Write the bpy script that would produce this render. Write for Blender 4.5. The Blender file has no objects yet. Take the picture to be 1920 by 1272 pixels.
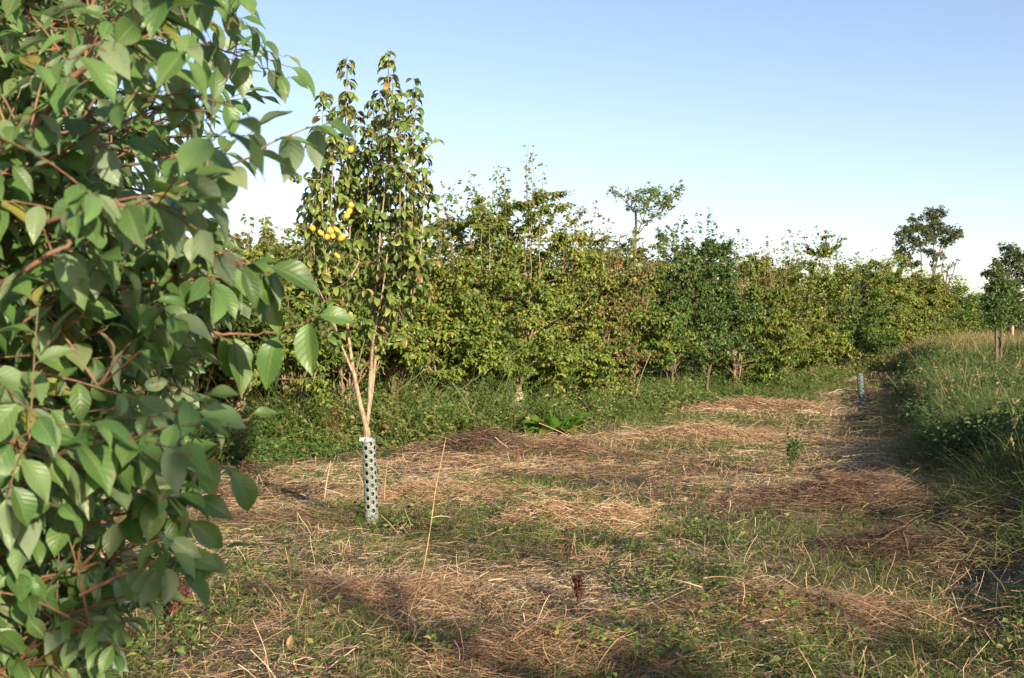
import bpy, math
import numpy as np
from math import radians, sin, cos, pi

# ------------------------------------------------------------------ camera, sky, sun, exposure
S = bpy.context.scene
COL = S.collection
SUN_EL, SUN_AZ = 17.0, 152.0          # degrees; azimuth clockwise from +Y (the view direction)
EXPOSURE = 0.97
SUN_STRENGTH, SKY_STRENGTH = 4.9, 0.106

cam = bpy.data.cameras.new("camera"); cam_o = bpy.data.objects.new("camera", cam); COL.objects.link(cam_o)
cam_o.location = (0, 0, 1.6); cam_o.rotation_euler = (radians(90), 0, 0)
cam.lens = 37.5; cam.sensor_width = 36.0; cam.clip_start = 0.05; cam.clip_end = 3000
cam.dof.use_dof = True; cam.dof.focus_distance = 11.0; cam.dof.aperture_fstop = 8.5
S.camera = cam_o

W = bpy.data.worlds.new("World"); S.world = W; W.use_nodes = True
nt = W.node_tree; bg = nt.nodes["Background"]
sky = nt.nodes.new("ShaderNodeTexSky"); sky.sky_type = 'NISHITA'; sky.sun_disc = False
sky.sun_elevation = radians(SUN_EL); sky.sun_rotation = radians(SUN_AZ)
sky.altitude = 0; sky.air_density = 1.0; sky.dust_density = 0.7; sky.ozone_density = 0.7
hue = nt.nodes.new("ShaderNodeMix"); hue.data_type = 'RGBA'; hue.blend_type = 'MULTIPLY'; hue.inputs[0].default_value = 1.0
hue.inputs[7].default_value = (1.0, .955, 1.06, 1)          # slightly lilac autumn air
nt.links.new(sky.outputs[0], hue.inputs[6]); nt.links.new(hue.outputs[2], bg.inputs[0]); bg.inputs[1].default_value = SKY_STRENGTH

sl = bpy.data.lights.new("sun", 'SUN'); sl.energy = SUN_STRENGTH; sl.angle = radians(0.5); sl.color = (1.0, 0.87, 0.64)
so = bpy.data.objects.new("sun", sl); COL.objects.link(so)
so.rotation_euler = (radians(90 - SUN_EL), 0, radians(180 - SUN_AZ))
so.location = (10, -20, 20)
S.view_settings.view_transform = 'Standard'; S.view_settings.look = 'None'
S.view_settings.exposure = EXPOSURE; S.view_settings.gamma = 1.0

# ------------------------------------------------------------------ numbers
F = 2000.0
def P(px, py, d):                      # a point of the place d metres ahead, from where it stands in the photo
    return np.array([(px - 960) / F * d, d, 1.6 - (py - 640) / F * d])

def nrm(v):
    return v / np.maximum(np.linalg.norm(v, axis=-1, keepdims=True), 1e-9)

def sstep(a, b, x):
    t = np.clip((x - a) / (b - a), 0, 1); return t * t * (3 - 2 * t)

def _hash(i, j, s):
    n = (i.astype(np.int64) * 374761393 + j.astype(np.int64) * 668265263 + s * 1274126177) & 0xffffffff
    n = ((n ^ (n >> 13)) * 1274126177) & 0xffffffff
    return ((n ^ (n >> 16)) & 0xffff) / 65535.0

def vnoise(x, y, s=0):
    x = np.asarray(x, float); y = np.asarray(y, float)
    i = np.floor(x); j = np.floor(y); u = x - i; v = y - j
    u = u * u * (3 - 2 * u); v = v * v * (3 - 2 * v)
    a = _hash(i, j, s); b = _hash(i + 1, j, s); c = _hash(i, j + 1, s); d = _hash(i + 1, j + 1, s)
    return (a * (1 - u) + b * u) * (1 - v) + (c * (1 - u) + d * u) * v

def fbm(x, y, s=0, o=4):
    t = 0; a = 0.5; n = 0
    for k in range(o):
        t = t + a * vnoise(x * 2 ** k, y * 2 ** k, s + 17 * k); n += a; a *= 0.5
    return t / n

# heaps of cut grass: (px, py of foot, half length, half depth, height, label, tint 0 grey-brown .. 1 orange straw)
HEAPS = [
    (905, 852, .70, .45, .30, "grey-brown matted hump of cut grass at the edge of the green weeds", .12),
    (1060, 862, 1.0, .40, .16, "low brown swath of cut grass right of the grey hump", .35),
    (800, 938, 1.1, .32, .14, "long flat bundle of reddish straw just right of the perforated tree guard", .85),
    (1150, 1000, .42, .30, .22, "rounded blond tussock of dry grass in the middle of the clearing", 1.0),
    (1030, 990, .45, .30, .20, "combed-over blond tuft of dry grass beside the rounded tussock", .9),
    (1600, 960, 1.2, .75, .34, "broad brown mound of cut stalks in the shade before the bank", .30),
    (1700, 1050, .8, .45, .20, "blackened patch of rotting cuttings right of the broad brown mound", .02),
    (1330, 830, 1.5, .45, .18, "sunlit straw-coloured swath lying across the middle distance", .8),
    (1580, 725, 2.2, .5, .26, "farthest pinkish straw swath behind the small tree guard", .9),
    (1400, 775, 1.8, .5, .2, "long pinkish-brown swath of hay below the dark green hedge trees", .7),
    (700, 1130, .75, .40, .12, "tangled fawn heap of hay in the near ground left of centre", .55),
    (1500, 1160, .9, .45, .18, "fawn heap of hay in the near ground on the right", .5),
    (1000, 1240, .7, .35, .12, "fawn heap of hay at the bottom edge of the clearing", .5),
    (1840, 1010, .75, .5, .22, "ash-grey tangle of dead grass at the foot of the bank", .1),
    (520, 985, 1.3, .4, .12, "dull brown drift of cuttings left of the perforated tree guard", .25),
]
HEAPW = []
for h in HEAPS:
    d = 1.6 * F / (h[1] - 640); HEAPW.append(((h[0] - 960) / F * d, d) + h[2:])

def bank_edge(y):
    return 0.70 + 0.335 * y + 1.5 * (fbm(y * .5, y * 0 + 3.3, 5, 4) - .5)

def gh(x, y):
    x = np.asarray(x, float); y = np.asarray(y, float)
    z = 1.3 * sstep(22, 48, y) + 0.10 * (fbm(x * .5, y * .5, 3, 3) - .5) + 0.13 * (fbm(x * 1.7, y * 1.7, 9, 4) - .5) * (y < 45)
    z = z + 0.36 * sstep(0.0, 1.0, x - bank_edge(y)) * sstep(55, 30, y) * sstep(4, 7, y)
    for (hx, hy, a, b, hh, lab, t) in HEAPW:
        e = ((x - hx) / a) ** 2 + ((y - hy) / b) ** 2
        z = z + hh * .42 * np.exp(-1.6 * e)
    return z

def hedge_Y(px):
    r = (px - 960) / F; return 21.06 / (1 - 1.32 * r)
def hedge_side(x, y):                  # metres in front of (negative) or behind (positive) the hedge row
    return (y - 21.06 - 1.32 * x) / math.hypot(1, 1.32)

# ------------------------------------------------------------------ mesh helpers
def tag(o, label=None, cat=None, group=None, kind=None):
    if label: o['label'] = label
    if cat: o['category'] = cat
    if group: o['group'] = group
    if kind: o['kind'] = kind
    return o

def thing(name, label, cat, loc, group=None):
    o = bpy.data.objects.new(name, None); COL.objects.link(o); o.location = tuple(map(float, loc))
    o.empty_display_size = .2
    return tag(o, label, cat, group)

def build(name, parts, mat, parent=None, smooth=True, origin=None):
    """parts: list of (V, F, C) with F (n,3) or (n,4); world coordinates; one mesh object"""
    if origin is None:
        origin = np.array(parent.location) if parent is not None and parent.type == 'EMPTY' else np.zeros(3)
        if parent is not None and parent.parent is not None: origin = np.array(parent.parent.location)
        elif parent is not None and parent.type != 'EMPTY': origin = np.array(parent.location)
    V = []; loops = []; sizes = []; C = []; off = 0
    for p in parts:
        v, f = p[0], p[1]
        c = p[2] if len(p) > 2 and p[2] is not None else np.zeros((len(v), 4))
        V.append(v); C.append(c); loops.append((f + off).ravel()); sizes.append(np.full(len(f), f.shape[1], np.int32)); off += len(v)
    V = np.concatenate(V).astype(np.float32) - np.asarray(origin, np.float32)
    loops = np.concatenate(loops).astype(np.int32); sizes = np.concatenate(sizes); C = np.concatenate(C).astype(np.float32)
    me = bpy.data.meshes.new(name)
    me.vertices.add(len(V)); me.vertices.foreach_set("co", V.ravel())
    me.loops.add(len(loops)); me.loops.foreach_set("vertex_index", loops)
    me.polygons.add(len(sizes))
    st = np.zeros(len(sizes), np.int32); st[1:] = np.cumsum(sizes)[:-1]
    me.polygons.foreach_set("loop_start", st)
    try: me.polygons.foreach_set("loop_total", sizes)
    except Exception: pass
    me.polygons.foreach_set("use_smooth", np.full(len(sizes), smooth))
    a = me.attributes.new("lc", 'FLOAT_COLOR', 'POINT'); a.data.foreach_set("color", C.ravel())
    me.materials.append(mat); me.update(calc_edges=True); me.validate()
    o = bpy.data.objects.new(name, me); COL.objects.link(o)
    if parent is not None: o.parent = parent
    else: o.location = tuple(map(float, origin))
    return o

def tubes(Pt, R, sides=5, cap=True):
    """Pt (N,K,3), R (N,K) -> verts, quads"""
    Pt = np.asarray(Pt, float); R = np.asarray(R, float)
    N, K, _ = Pt.shape
    T = nrm(np.gradient(Pt, axis=1))
    ref = np.where(np.abs(T[..., 2:3]) > .9, np.array([1., 0, 0]), np.array([0, 0, 1.]))
    A = nrm(np.cross(T, ref)); B = np.cross(T, A)
    for k in range(1, K):              # keep the frame from flipping
        A[:, k] = nrm(A[:, k - 1] - T[:, k] * np.sum(A[:, k - 1] * T[:, k], -1, keepdims=True)); B[:, k] = np.cross(T[:, k], A[:, k])
    th = np.arange(sides) / sides * 2 * pi
    V = Pt[:, :, None] + R[:, :, None, None] * (np.cos(th)[None, None, :, None] * A[:, :, None] + np.sin(th)[None, None, :, None] * B[:, :, None])
    idx = np.arange(N * K * sides).reshape(N, K, sides)
    a = idx[:, :-1]; b = idx[:, 1:]
    Q = np.stack([a, np.roll(a, -1, 2), np.roll(b, -1, 2), b], -1).reshape(-1, 4)
    return V.reshape(-1, 3), Q

def tube_c(n, K, sides, rng, lo=0, hi=1):
    c = np.zeros((n, K, sides, 4)); c[..., 0] = rng.uniform(lo, hi, (n, 1, 1)); c[..., 3] = np.linspace(0, 1, K)[None, :, None]
    return c.reshape(-1, 4)

def spline(pts, K):
    pts = np.asarray(pts, float); n = len(pts)
    if n == 2:
        t = np.linspace(0, 1, K)[:, None]; return pts[0] * (1 - t) + pts[1] * t
    s = np.linspace(0, n - 1, K); out = []
    e = np.vstack([2 * pts[0] - pts[1], pts, 2 * pts[-1] - pts[-2]])
    for u in s:
        i = min(int(u), n - 2); f = u - i; p0, p1, p2, p3 = e[i:i + 4]
        out.append(.5 * (2 * p1 + (p2 - p0) * f + (2 * p0 - 5 * p1 + 4 * p2 - p3) * f * f + (3 * p1 - p0 - 3 * p2 + p3) * f ** 3))
    return np.array(out)

def bez(p0, p1, p2, K):                # (N,3) x3 -> (N,K,3)
    t = np.linspace(0, 1, K)[None, :, None]
    return (1 - t) ** 2 * p0[:, None] + 2 * t * (1 - t) * p1[:, None] + t * t * p2[:, None]

# leaf templates: (u across -1..1, t along 0..1) and faces
def leaf_grid(nu, nt_, wfun):
    T = np.linspace(0, 1, nt_ + 1); U = np.linspace(-1, 1, nu + 1)
    uv = np.array([(u, t) for t in T for u in U])
    w = wfun(uv[:, 1]); n = nu + 1
    f = np.array([(r * n + c, r * n + c + 1, (r + 1) * n + c + 1, (r + 1) * n + c) for r in range(nt_) for c in range(nu)])
    return uv, w, f
def w_ovate(t):
    return .30 * np.sin(pi * np.clip(t, 0, 1) ** .84) ** .95 * (1 - .30 * sstep(.6, 1, t)) + .004
def w_pear(t):
    return .27 * np.sin(pi * t ** .85) ** .8 + .004
def w_strap(t):
    return .15 * np.sin(pi * np.clip(t * .93 + .05, 0, 1) ** .8) ** .7 + .003
L_HERO = leaf_grid(6, 9, w_ovate)
L_PEAR = leaf_grid(2, 4, w_pear)
L_STRAP = leaf_grid(4, 7, w_strap)
def leaf_small():
    uv = np.array([(0, 0), (-1, .42), (0, .5), (1, .42), (0, 1.)]); w = np.full(5, .30)
    return uv, w, np.array([(0, 3, 2), (0, 2, 1), (1, 2, 4), (2, 3, 4)])
L_SMALL = leaf_small()

def leaves(tmpl, pos, ydir, zdir, size, bend, rng, fold=.35, wave=.0, autumn=None, rnd=None, wid=1.0):
    uv, w, f = tmpl; N = len(pos); n = len(uv)
    y = nrm(ydir); z = nrm(zdir - y * np.sum(zdir * y, -1, keepdims=True)); x = np.cross(y, z)
    u, t = uv[:, 0], uv[:, 1]
    b = np.asarray(bend, float) * np.ones(N); b = np.where(np.abs(b) < .02, .02, b)[:, None]
    size = (np.asarray(size, float) * np.ones(N))[:, None]
    ly = np.sin(b * t) / b; lz = -(1 - np.cos(b * t)) / b
    wv = wid if np.isscalar(wid) else np.asarray(wid)[:, None]
    lx = (u * w)[None] * wv * (1 - .08 * rng.random((N, 1)))
    fo = fold * (.5 + rng.random((N, 1)))
    lift = np.abs(lx) * fo
    if wave:
        ph = rng.random((N, 1)) * 6.28
        lift = lift + wave * np.sin(9 * t[None] + ph + (u[None] > 0) * 1.7) * np.abs(u)[None]
    tw = (rng.random((N, 1)) - .5) * .5 * t[None]       # twist along the blade
    X = lx * np.cos(tw) - lift * np.sin(tw); Z = lx * np.sin(tw) + lift * np.cos(tw)
    ly2 = ly + np.sin(b * t) * Z; lz2 = lz + np.cos(b * t) * Z
    V = pos[:, None] + size[..., None] * (X[..., None] * x[:, None] + ly2[..., None] * y[:, None] + lz2[..., None] * z[:, None])
    C = np.zeros((N, n, 4))
    C[..., 0] = (rng.random(N) if rnd is None else rnd)[:, None]
    if autumn is not None: C[..., 1] = np.asarray(autumn)[:, None]
    C[..., 2] = np.abs(u)[None]; C[..., 3] = t[None]
    Fc = (f[None] + (np.arange(N) * n)[:, None, None]).reshape(-1, f.shape[1])
    return V.reshape(-1, 3), Fc, C.reshape(-1, 4)

def ribbons(p0, d, L, w, bend, side, rng, nseg=3, taper=True, rnd=None, g=None, kink=0):
    N = len(p0); t = np.linspace(0, 1, nseg + 1)
    L = (np.asarray(L) * np.ones(N))[:, None, None]; tt = t[None, :, None]
    c = p0[:, None] + d[:, None] * L * tt + bend[:, None] * L * tt ** 2
    if kink: c = c + rng.normal(0, kink, (N, nseg + 1, 3)) * L * (tt > 0)
    ww = (np.asarray(w) * np.ones(N))[:, None] * ((1 - .9 * t ** 1.5)[None] if taper else np.ones((1, nseg + 1)))
    s = nrm(side)[:, None] * ww[..., None] * .5
    V = np.stack([c - s, c + s], 2)
    C = np.zeros((N, nseg + 1, 2, 4)); C[..., 0] = (rng.random(N) if rnd is None else rnd)[:, None, None]
    if g is not None: C[..., 1] = g[:, None, None]
    C[..., 3] = t[None, :, None]
    i = np.arange(N * (nseg + 1) * 2).reshape(N, nseg + 1, 2)
    Q = np.stack([i[:, :-1, 0], i[:, :-1, 1], i[:, 1:, 1], i[:, 1:, 0]], -1).reshape(-1, 4)
    return V.reshape(-1, 3), Q, C.reshape(-1, 4)

def rdir(rng, n, zlo=-1, zhi=1):
    a = rng.random(n) * 2 * pi; z = rng.uniform(zlo, zhi, n); r = np.sqrt(np.maximum(0, 1 - z * z))
    return np.stack([r * np.cos(a), r * np.sin(a), z], -1)

# ------------------------------------------------------------------ materials
def new_mat(name):
    m = bpy.data.materials.new(name); m.use_nodes = True; t = m.node_tree; t.nodes.clear()
    out = t.nodes.new("ShaderNodeOutputMaterial"); return m, t, out

def ramp(t, fac, stops):
    r = t.nodes.new("ShaderNodeValToRGB"); e = r.color_ramp.elements
    while len(e) > 1: e.remove(e[-1])
    e[0].position = stops[0][0]; e[0].color = (*stops[0][1], 1)
    for p, c in stops[1:]:
        k = e.new(p); k.color = (*c, 1)
    t.links.new(fac, r.inputs[0]); return r.outputs[0]

def mixc(t, fac, a, b, mode='MIX'):
    m = t.nodes.new("ShaderNodeMix"); m.data_type = 'RGBA'; m.blend_type = mode
    for s, v in ((m.inputs[0], fac), (m.inputs[6], a), (m.inputs[7], b)):
        if isinstance(v, bpy.types.NodeSocket): t.links.new(v, s)
        elif isinstance(v, (int, float)): s.default_value = v
        else: s.default_value = (*v, 1)
    return m.outputs[2]

def math_n(t, op, a, b=0, c=0):
    m = t.nodes.new("ShaderNodeMath"); m.operation = op
    for s, v in zip(m.inputs, (a, b, c)):
        if isinstance(v, bpy.types.NodeSocket): t.links.new(v, s)
        else: s.default_value = v
    return m.outputs[0]

def leaf_mat(name, stops, autumn=(.30, .07, .03), back=None, rough=.42, trans=.30, spec=.4, veins=False, spots=0, tcol=(1.25, 1.35, .5)):
    m, t, out = new_mat(name)
    a = t.nodes.new("ShaderNodeAttribute"); a.attribute_name = "lc"
    s = t.nodes.new("ShaderNodeSeparateColor"); t.links.new(a.outputs["Color"], s.inputs[0])
    col = ramp(t, s.outputs[0], stops)
    col = mixc(t, s.outputs[1], col, autumn)
    if spots:
        tc = t.nodes.new("ShaderNodeNewGeometry"); n = t.nodes.new("ShaderNodeTexNoise"); n.inputs["Scale"].default_value = spots
        n.inputs["Detail"].default_value = 3
        t.links.new(tc.outputs["Position"], n.inputs["Vector"])
        k = math_n(t, 'MULTIPLY', math_n(t, 'GREATER_THAN', n.outputs[0], .665), .7)
        col = mixc(t, k, col, (.14, .07, .03))
        n2 = t.nodes.new("ShaderNodeTexNoise"); n2.inputs["Scale"].default_value = spots * .35
        t.links.new(tc.outputs["Position"], n2.inputs["Vector"])
        col = mixc(t, math_n(t, 'MULTIPLY', n2.outputs[0], .5), col, (.16, .17, .03))
    g = t.nodes.new("ShaderNodeNewGeometry")
    if back is not None:
        bk = mixc(t, s.outputs[1], back, autumn)
        col = mixc(t, g.outputs["Backfacing"], col, bk)
    pr = t.nodes.new("ShaderNodeBsdfPrincipled")
    if veins:
        # midrib and side veins, from the leaf's own coordinates
        mid = math_n(t, 'LESS_THAN', s.outputs[2], .05)
        ph = math_n(t, 'SUBTRACT', a.outputs["Alpha"], math_n(t, 'MULTIPLY', s.outputs[2], .22))
        fr = math_n(t, 'FRACT', math_n(t, 'MULTIPLY', ph, 8.0))
        v = math_n(t, 'MULTIPLY', math_n(t, 'LESS_THAN', math_n(t, 'ABSOLUTE', math_n(t, 'SUBTRACT', fr, .5)), .05), .30)
        v = math_n(t, 'MAXIMUM', math_n(t, 'MULTIPLY', mid, .55), v)
        col = mixc(t, v, col, (.20, .24, .10))
        bp = t.nodes.new("ShaderNodeBump"); bp.inputs["Strength"].default_value = .35; bp.inputs["Distance"].default_value = .002
        cu = math_n(t, 'ABSOLUTE', math_n(t, 'SUBTRACT', fr, .5)); t.links.new(cu, bp.inputs["Height"])
        t.links.new(bp.outputs[0], pr.inputs["Normal"])
    t.links.new(col, pr.inputs["Base Color"]); pr.inputs["Roughness"].default_value = rough
    pr.inputs["Specular IOR Level"].default_value = spec
    tr = t.nodes.new("ShaderNodeBsdfTranslucent")
    tc2 = mixc(t, 1.0, col, tcol, 'MULTIPLY'); t.links.new(tc2, tr.inputs[0])
    mx = t.nodes.new("ShaderNodeMixShader"); mx.inputs[0].default_value = trans
    t.links.new(pr.outputs[0], mx.inputs[1]); t.links.new(tr.outputs[0], mx.inputs[2]); t.links.new(mx.outputs[0], out.inputs[0])
    return m

def straw_mat(name, stops, green=(.09, .14, .03), rough=.6, trans=.15):
    return leaf_mat(name, stops, autumn=green, rough=rough, trans=trans, spec=.25, tcol=(1, 1, .8))

def bark_mat(name, c1, c2, scale=30, rough=.75):
    m, t, out = new_mat(name)
    pr = t.nodes.new("ShaderNodeBsdfPrincipled"); tc = t.nodes.new("ShaderNodeTexCoord")
    mp = t.nodes.new("ShaderNodeMapping"); mp.inputs["Scale"].default_value = (1, 1, .35); t.links.new(tc.outputs["Object"], mp.inputs[0])
    n = t.nodes.new("ShaderNodeTexNoise"); n.inputs["Scale"].default_value = scale; n.inputs["Detail"].default_value = 5
    t.links.new(mp.outputs[0], n.inputs["Vector"])
    c = ramp(t, n.outputs[0], [(.32, c1), (.62, c2)]); t.links.new(c, pr.inputs["Base Color"]); pr.inputs["Roughness"].default_value = rough
    bp = t.nodes.new("ShaderNodeBump"); bp.inputs["Strength"].default_value = .5; bp.inputs["Distance"].default_value = .006
    t.links.new(n.outputs[0], bp.inputs["Height"]); t.links.new(bp.outputs[0], pr.inputs["Normal"])
    t.links.new(pr.outputs[0], out.inputs[0]); return m

M = {}
M['shrub'] = leaf_mat('shrub_leaf', [(0, (.035, .105, .036)), (.42, (.068, .18, .05)), (.62, (.115, .235, .08)), (.80, (.20, .28, .165)), (.93, (.22, .29, .17)), (.96, (.20, .22, .05)), (1, (.27, .22, .05))],
                      autumn=(.32, .13, .06), back=(.22, .29, .19), rough=.42, spec=.45, trans=.28, veins=True, spots=38, tcol=(1.3, 1.6, .5))
M['shrub_twig'] = bark_mat('shrub_twig', (.13, .065, .04), (.26, .13, .075), 60)
M['pear'] = leaf_mat('pear_leaf', [(0, (.065, .125, .028)), (.5, (.15, .225, .05)), (.85, (.23, .28, .065)), (1, (.33, .31, .08))],
                     autumn=(.30, .10, .05), back=(.16, .175, .07), rough=.38, trans=.28)
M['pear_bark'] = bark_mat('pear_bark', (.16, .115, .075), (.40, .295, .19), 55)
M['pear_bark_shaded'] = bark_mat('pear_bark_shaded', (.06, .045, .032), (.15, .105, .07), 45)  # dark foot bark; the shade inside the guard is put into its colour
M['hedge'] = leaf_mat('hedge_leaf', [(0, (.045, .098, .017)), (.5, (.13, .205, .03)), (.85, (.22, .28, .042)), (1, (.34, .32, .07))],
                      autumn=(.30, .085, .035), back=(.14, .19, .06), rough=.45, trans=.32)
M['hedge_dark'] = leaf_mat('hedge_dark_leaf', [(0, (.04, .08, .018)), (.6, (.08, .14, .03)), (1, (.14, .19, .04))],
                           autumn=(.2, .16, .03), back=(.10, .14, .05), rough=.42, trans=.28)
M['hedge_red'] = leaf_mat('hedge_red_leaf', [(0, (.06, .095, .02)), (.5, (.145, .17, .04)), (1, (.27, .23, .08))],
                          autumn=(.36, .15, .10), back=(.22, .18, .09), rough=.5, trans=.3)
M['hedge_yellow'] = leaf_mat('hedge_yellow_leaf', [(0, (.06, .115, .02)), (.5, (.16, .225, .032)), (1, (.30, .31, .055))],
                             autumn=(.28, .13, .03), back=(.18, .18, .05), rough=.45, trans=.34)
M['hedge_bark'] = bark_mat('hedge_bark', (.13, .09, .055), (.29, .20, .125), 25)
M['hedge_bark_dark'] = bark_mat('hedge_bark_dark', (.06, .045, .035), (.14, .10, .07), 25)
M['far_leaf'] = leaf_mat('far_leaf', [(0, (.04, .06, .025)), (.6, (.08, .11, .035)), (1, (.15, .165, .05))], autumn=(.12, .06, .035), rough=.5, trans=.25)
M['weed'] = leaf_mat('weed_leaf', [(0, (.035, .08, .018)), (.4, (.075, .14, .03)), (.75, (.15, .20, .045)), (1, (.28, .25, .09))], autumn=(.22, .10, .05), back=(.10, .15, .05), rough=.5, trans=.3)
M['dock'] = leaf_mat('dock_leaf', [(0, (.07, .19, .025)), (1, (.15, .30, .04))], autumn=(.2, .15, .03), rough=.35, trans=.35, veins=True)
M['straw'] = straw_mat('straw', [(0, (.06, .042, .034)), (.25, (.20, .125, .082)), (.55, (.39, .245, .15)), (.85, (.55, .37, .22)), (1, (.70, .56, .39))])
M['grass'] = straw_mat('grass', [(0, (.055, .10, .02)), (.5, (.105, .165, .035)), (.8, (.17, .20, .05)), (1, (.30, .26, .10))], green=(.3, .22, .12), trans=.3, rough=.45)
M['tall_grass'] = straw_mat('tall_grass', [(0, (.042, .085, .022)), (.5, (.09, .145, .038)), (.8, (.16, .185, .055)), (1, (.31, .26, .12))], green=(.34, .25, .13), trans=.28, rough=.5)
M['dry_stalk'] = bark_mat('dry_stalk', (.30, .20, .09), (.50, .36, .18), 40, .6)
M['dock_stalk'] = bark_mat('dock_stalk', (.10, .035, .022), (.20, .07, .04), 50, .8)
M['dead_stalk'] = bark_mat('dead_stalk', (.05, .045, .02), (.13, .10, .05), 50, .8)
M['dock_seed'] = leaf_mat('dock_seed', [(0, (.06, .025, .018)), (1, (.15, .055, .035))], rough=.7, trans=.2)
M['wood'] = bark_mat('weathered_wood', (.10, .08, .06), (.22, .17, .12), 30)
M['wood_red'] = bark_mat('fence_wood', (.40, .22, .13), (.55, .32, .20), 20)

def plain(name, col, rough=.5, spec=.4, trans=0, bumps=0, c2=None, scale=40, sss=0):
    m, t, out = new_mat(name); pr = t.nodes.new("ShaderNodeBsdfPrincipled")
    tc = t.nodes.new("ShaderNodeTexCoord"); n = t.nodes.new("ShaderNodeTexNoise"); n.inputs["Scale"].default_value = scale; n.inputs["Detail"].default_value = 4
    t.links.new(tc.outputs["Object"], n.inputs["Vector"])
    c = ramp(t, n.outputs[0], [(.35, col), (.7, c2 or tuple(.8 * v for v in col))]); t.links.new(c, pr.inputs["Base Color"])
    pr.inputs["Roughness"].default_value = rough; pr.inputs["Specular IOR Level"].default_value = spec
    if trans:
        tr = t.nodes.new("ShaderNodeBsdfTranslucent"); t.links.new(c, tr.inputs[0]); mx = t.nodes.new("ShaderNodeMixShader"); mx.inputs[0].default_value = trans
        t.links.new(pr.outputs[0], mx.inputs[1]); t.links.new(tr.outputs[0], mx.inputs[2]); t.links.new(mx.outputs[0], out.inputs[0])
    else: t.links.new(pr.outputs[0], out.inputs[0])
    return m
M['fruit'] = plain('fruit_skin', (.66, .46, .07), .48, .35, c2=(.48, .24, .04), scale=28)
M['guard'] = plain('guard_plastic', (.27, .31, .29), .5, .4, trans=.05, c2=(.17, .195, .175), scale=14)
M['guard_blue'] = plain('guard_plastic_blue', (.15, .20, .23), .45, .4, trans=.03, c2=(.09, .13, .15), scale=14)
M['pale_bark'] = bark_mat('pale_bark', (.36, .28, .20), (.48, .39, .30), 70)
M['paper'] = plain('white_tape', (.75, .75, .72), .6)

# ground
def ground_mat():
    m, t, out = new_mat('ground_soil')
    pr = t.nodes.new("ShaderNodeBsdfPrincipled"); pr.inputs["Roughness"].default_value = .95; pr.inputs["Specular IOR Level"].default_value = .1
    g = t.nodes.new("ShaderNodeNewGeometry")
    def noise(sc, det=6):
        n = t.nodes.new("ShaderNodeTexNoise"); n.inputs["Scale"].default_value = sc; n.inputs["Detail"].default_value = det
        t.links.new(g.outputs["Position"], n.inputs["Vector"]); return n.outputs[0]
    a = ramp(t, noise(9), [(.3, (.05, .038, .03)), (.5, (.13, .10, .07)), (.7, (.24, .18, .125))])
    b = ramp(t, noise(14), [(.3, (.035, .05, .016)), (.7, (.085, .105, .03))])
    c = mixc(t, ramp(t, noise(.8, 4), [(.42, (0, 0, 0)), (.58, (1, 1, 1))]), a, b)
    t.links.new(c, pr.inputs["Base Color"])
    bp = t.nodes.new("ShaderNodeBump"); bp.inputs["Strength"].default_value = .8; bp.inputs["Distance"].default_value = .04
    t.links.new(noise(35), bp.inputs["Height"]); t.links.new(bp.outputs[0], pr.inputs["Normal"])
    t.links.new(pr.outputs[0], out.inputs[0]); return m

def grid_axis():
    ys = np.concatenate([np.linspace(-120, -10, 23), np.arange(-8, 30, .11), np.linspace(30.3, 70, 130), np.geomspace(71, 1500, 40)])
    xs = np.concatenate([-np.geomspace(1500, 25, 40), np.arange(-24, 24, .14), np.geomspace(25, 1500, 40)])
    return xs, ys
xs, ys = grid_axis()
X, Y = np.meshgrid(xs, ys); Z = gh(X, Y)
Vg = np.stack([X, Y, Z], -1).reshape(-1, 3); nx = len(xs); idx = np.arange(len(Vg)).reshape(len(ys), nx)
Qg = np.stack([idx[:-1, :-1], idx[:-1, 1:], idx[1:, 1:], idx[1:, :-1]], -1).reshape(-1, 4)
tag(build('ground', [(Vg, Qg)], ground_mat()), kind='structure')

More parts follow.
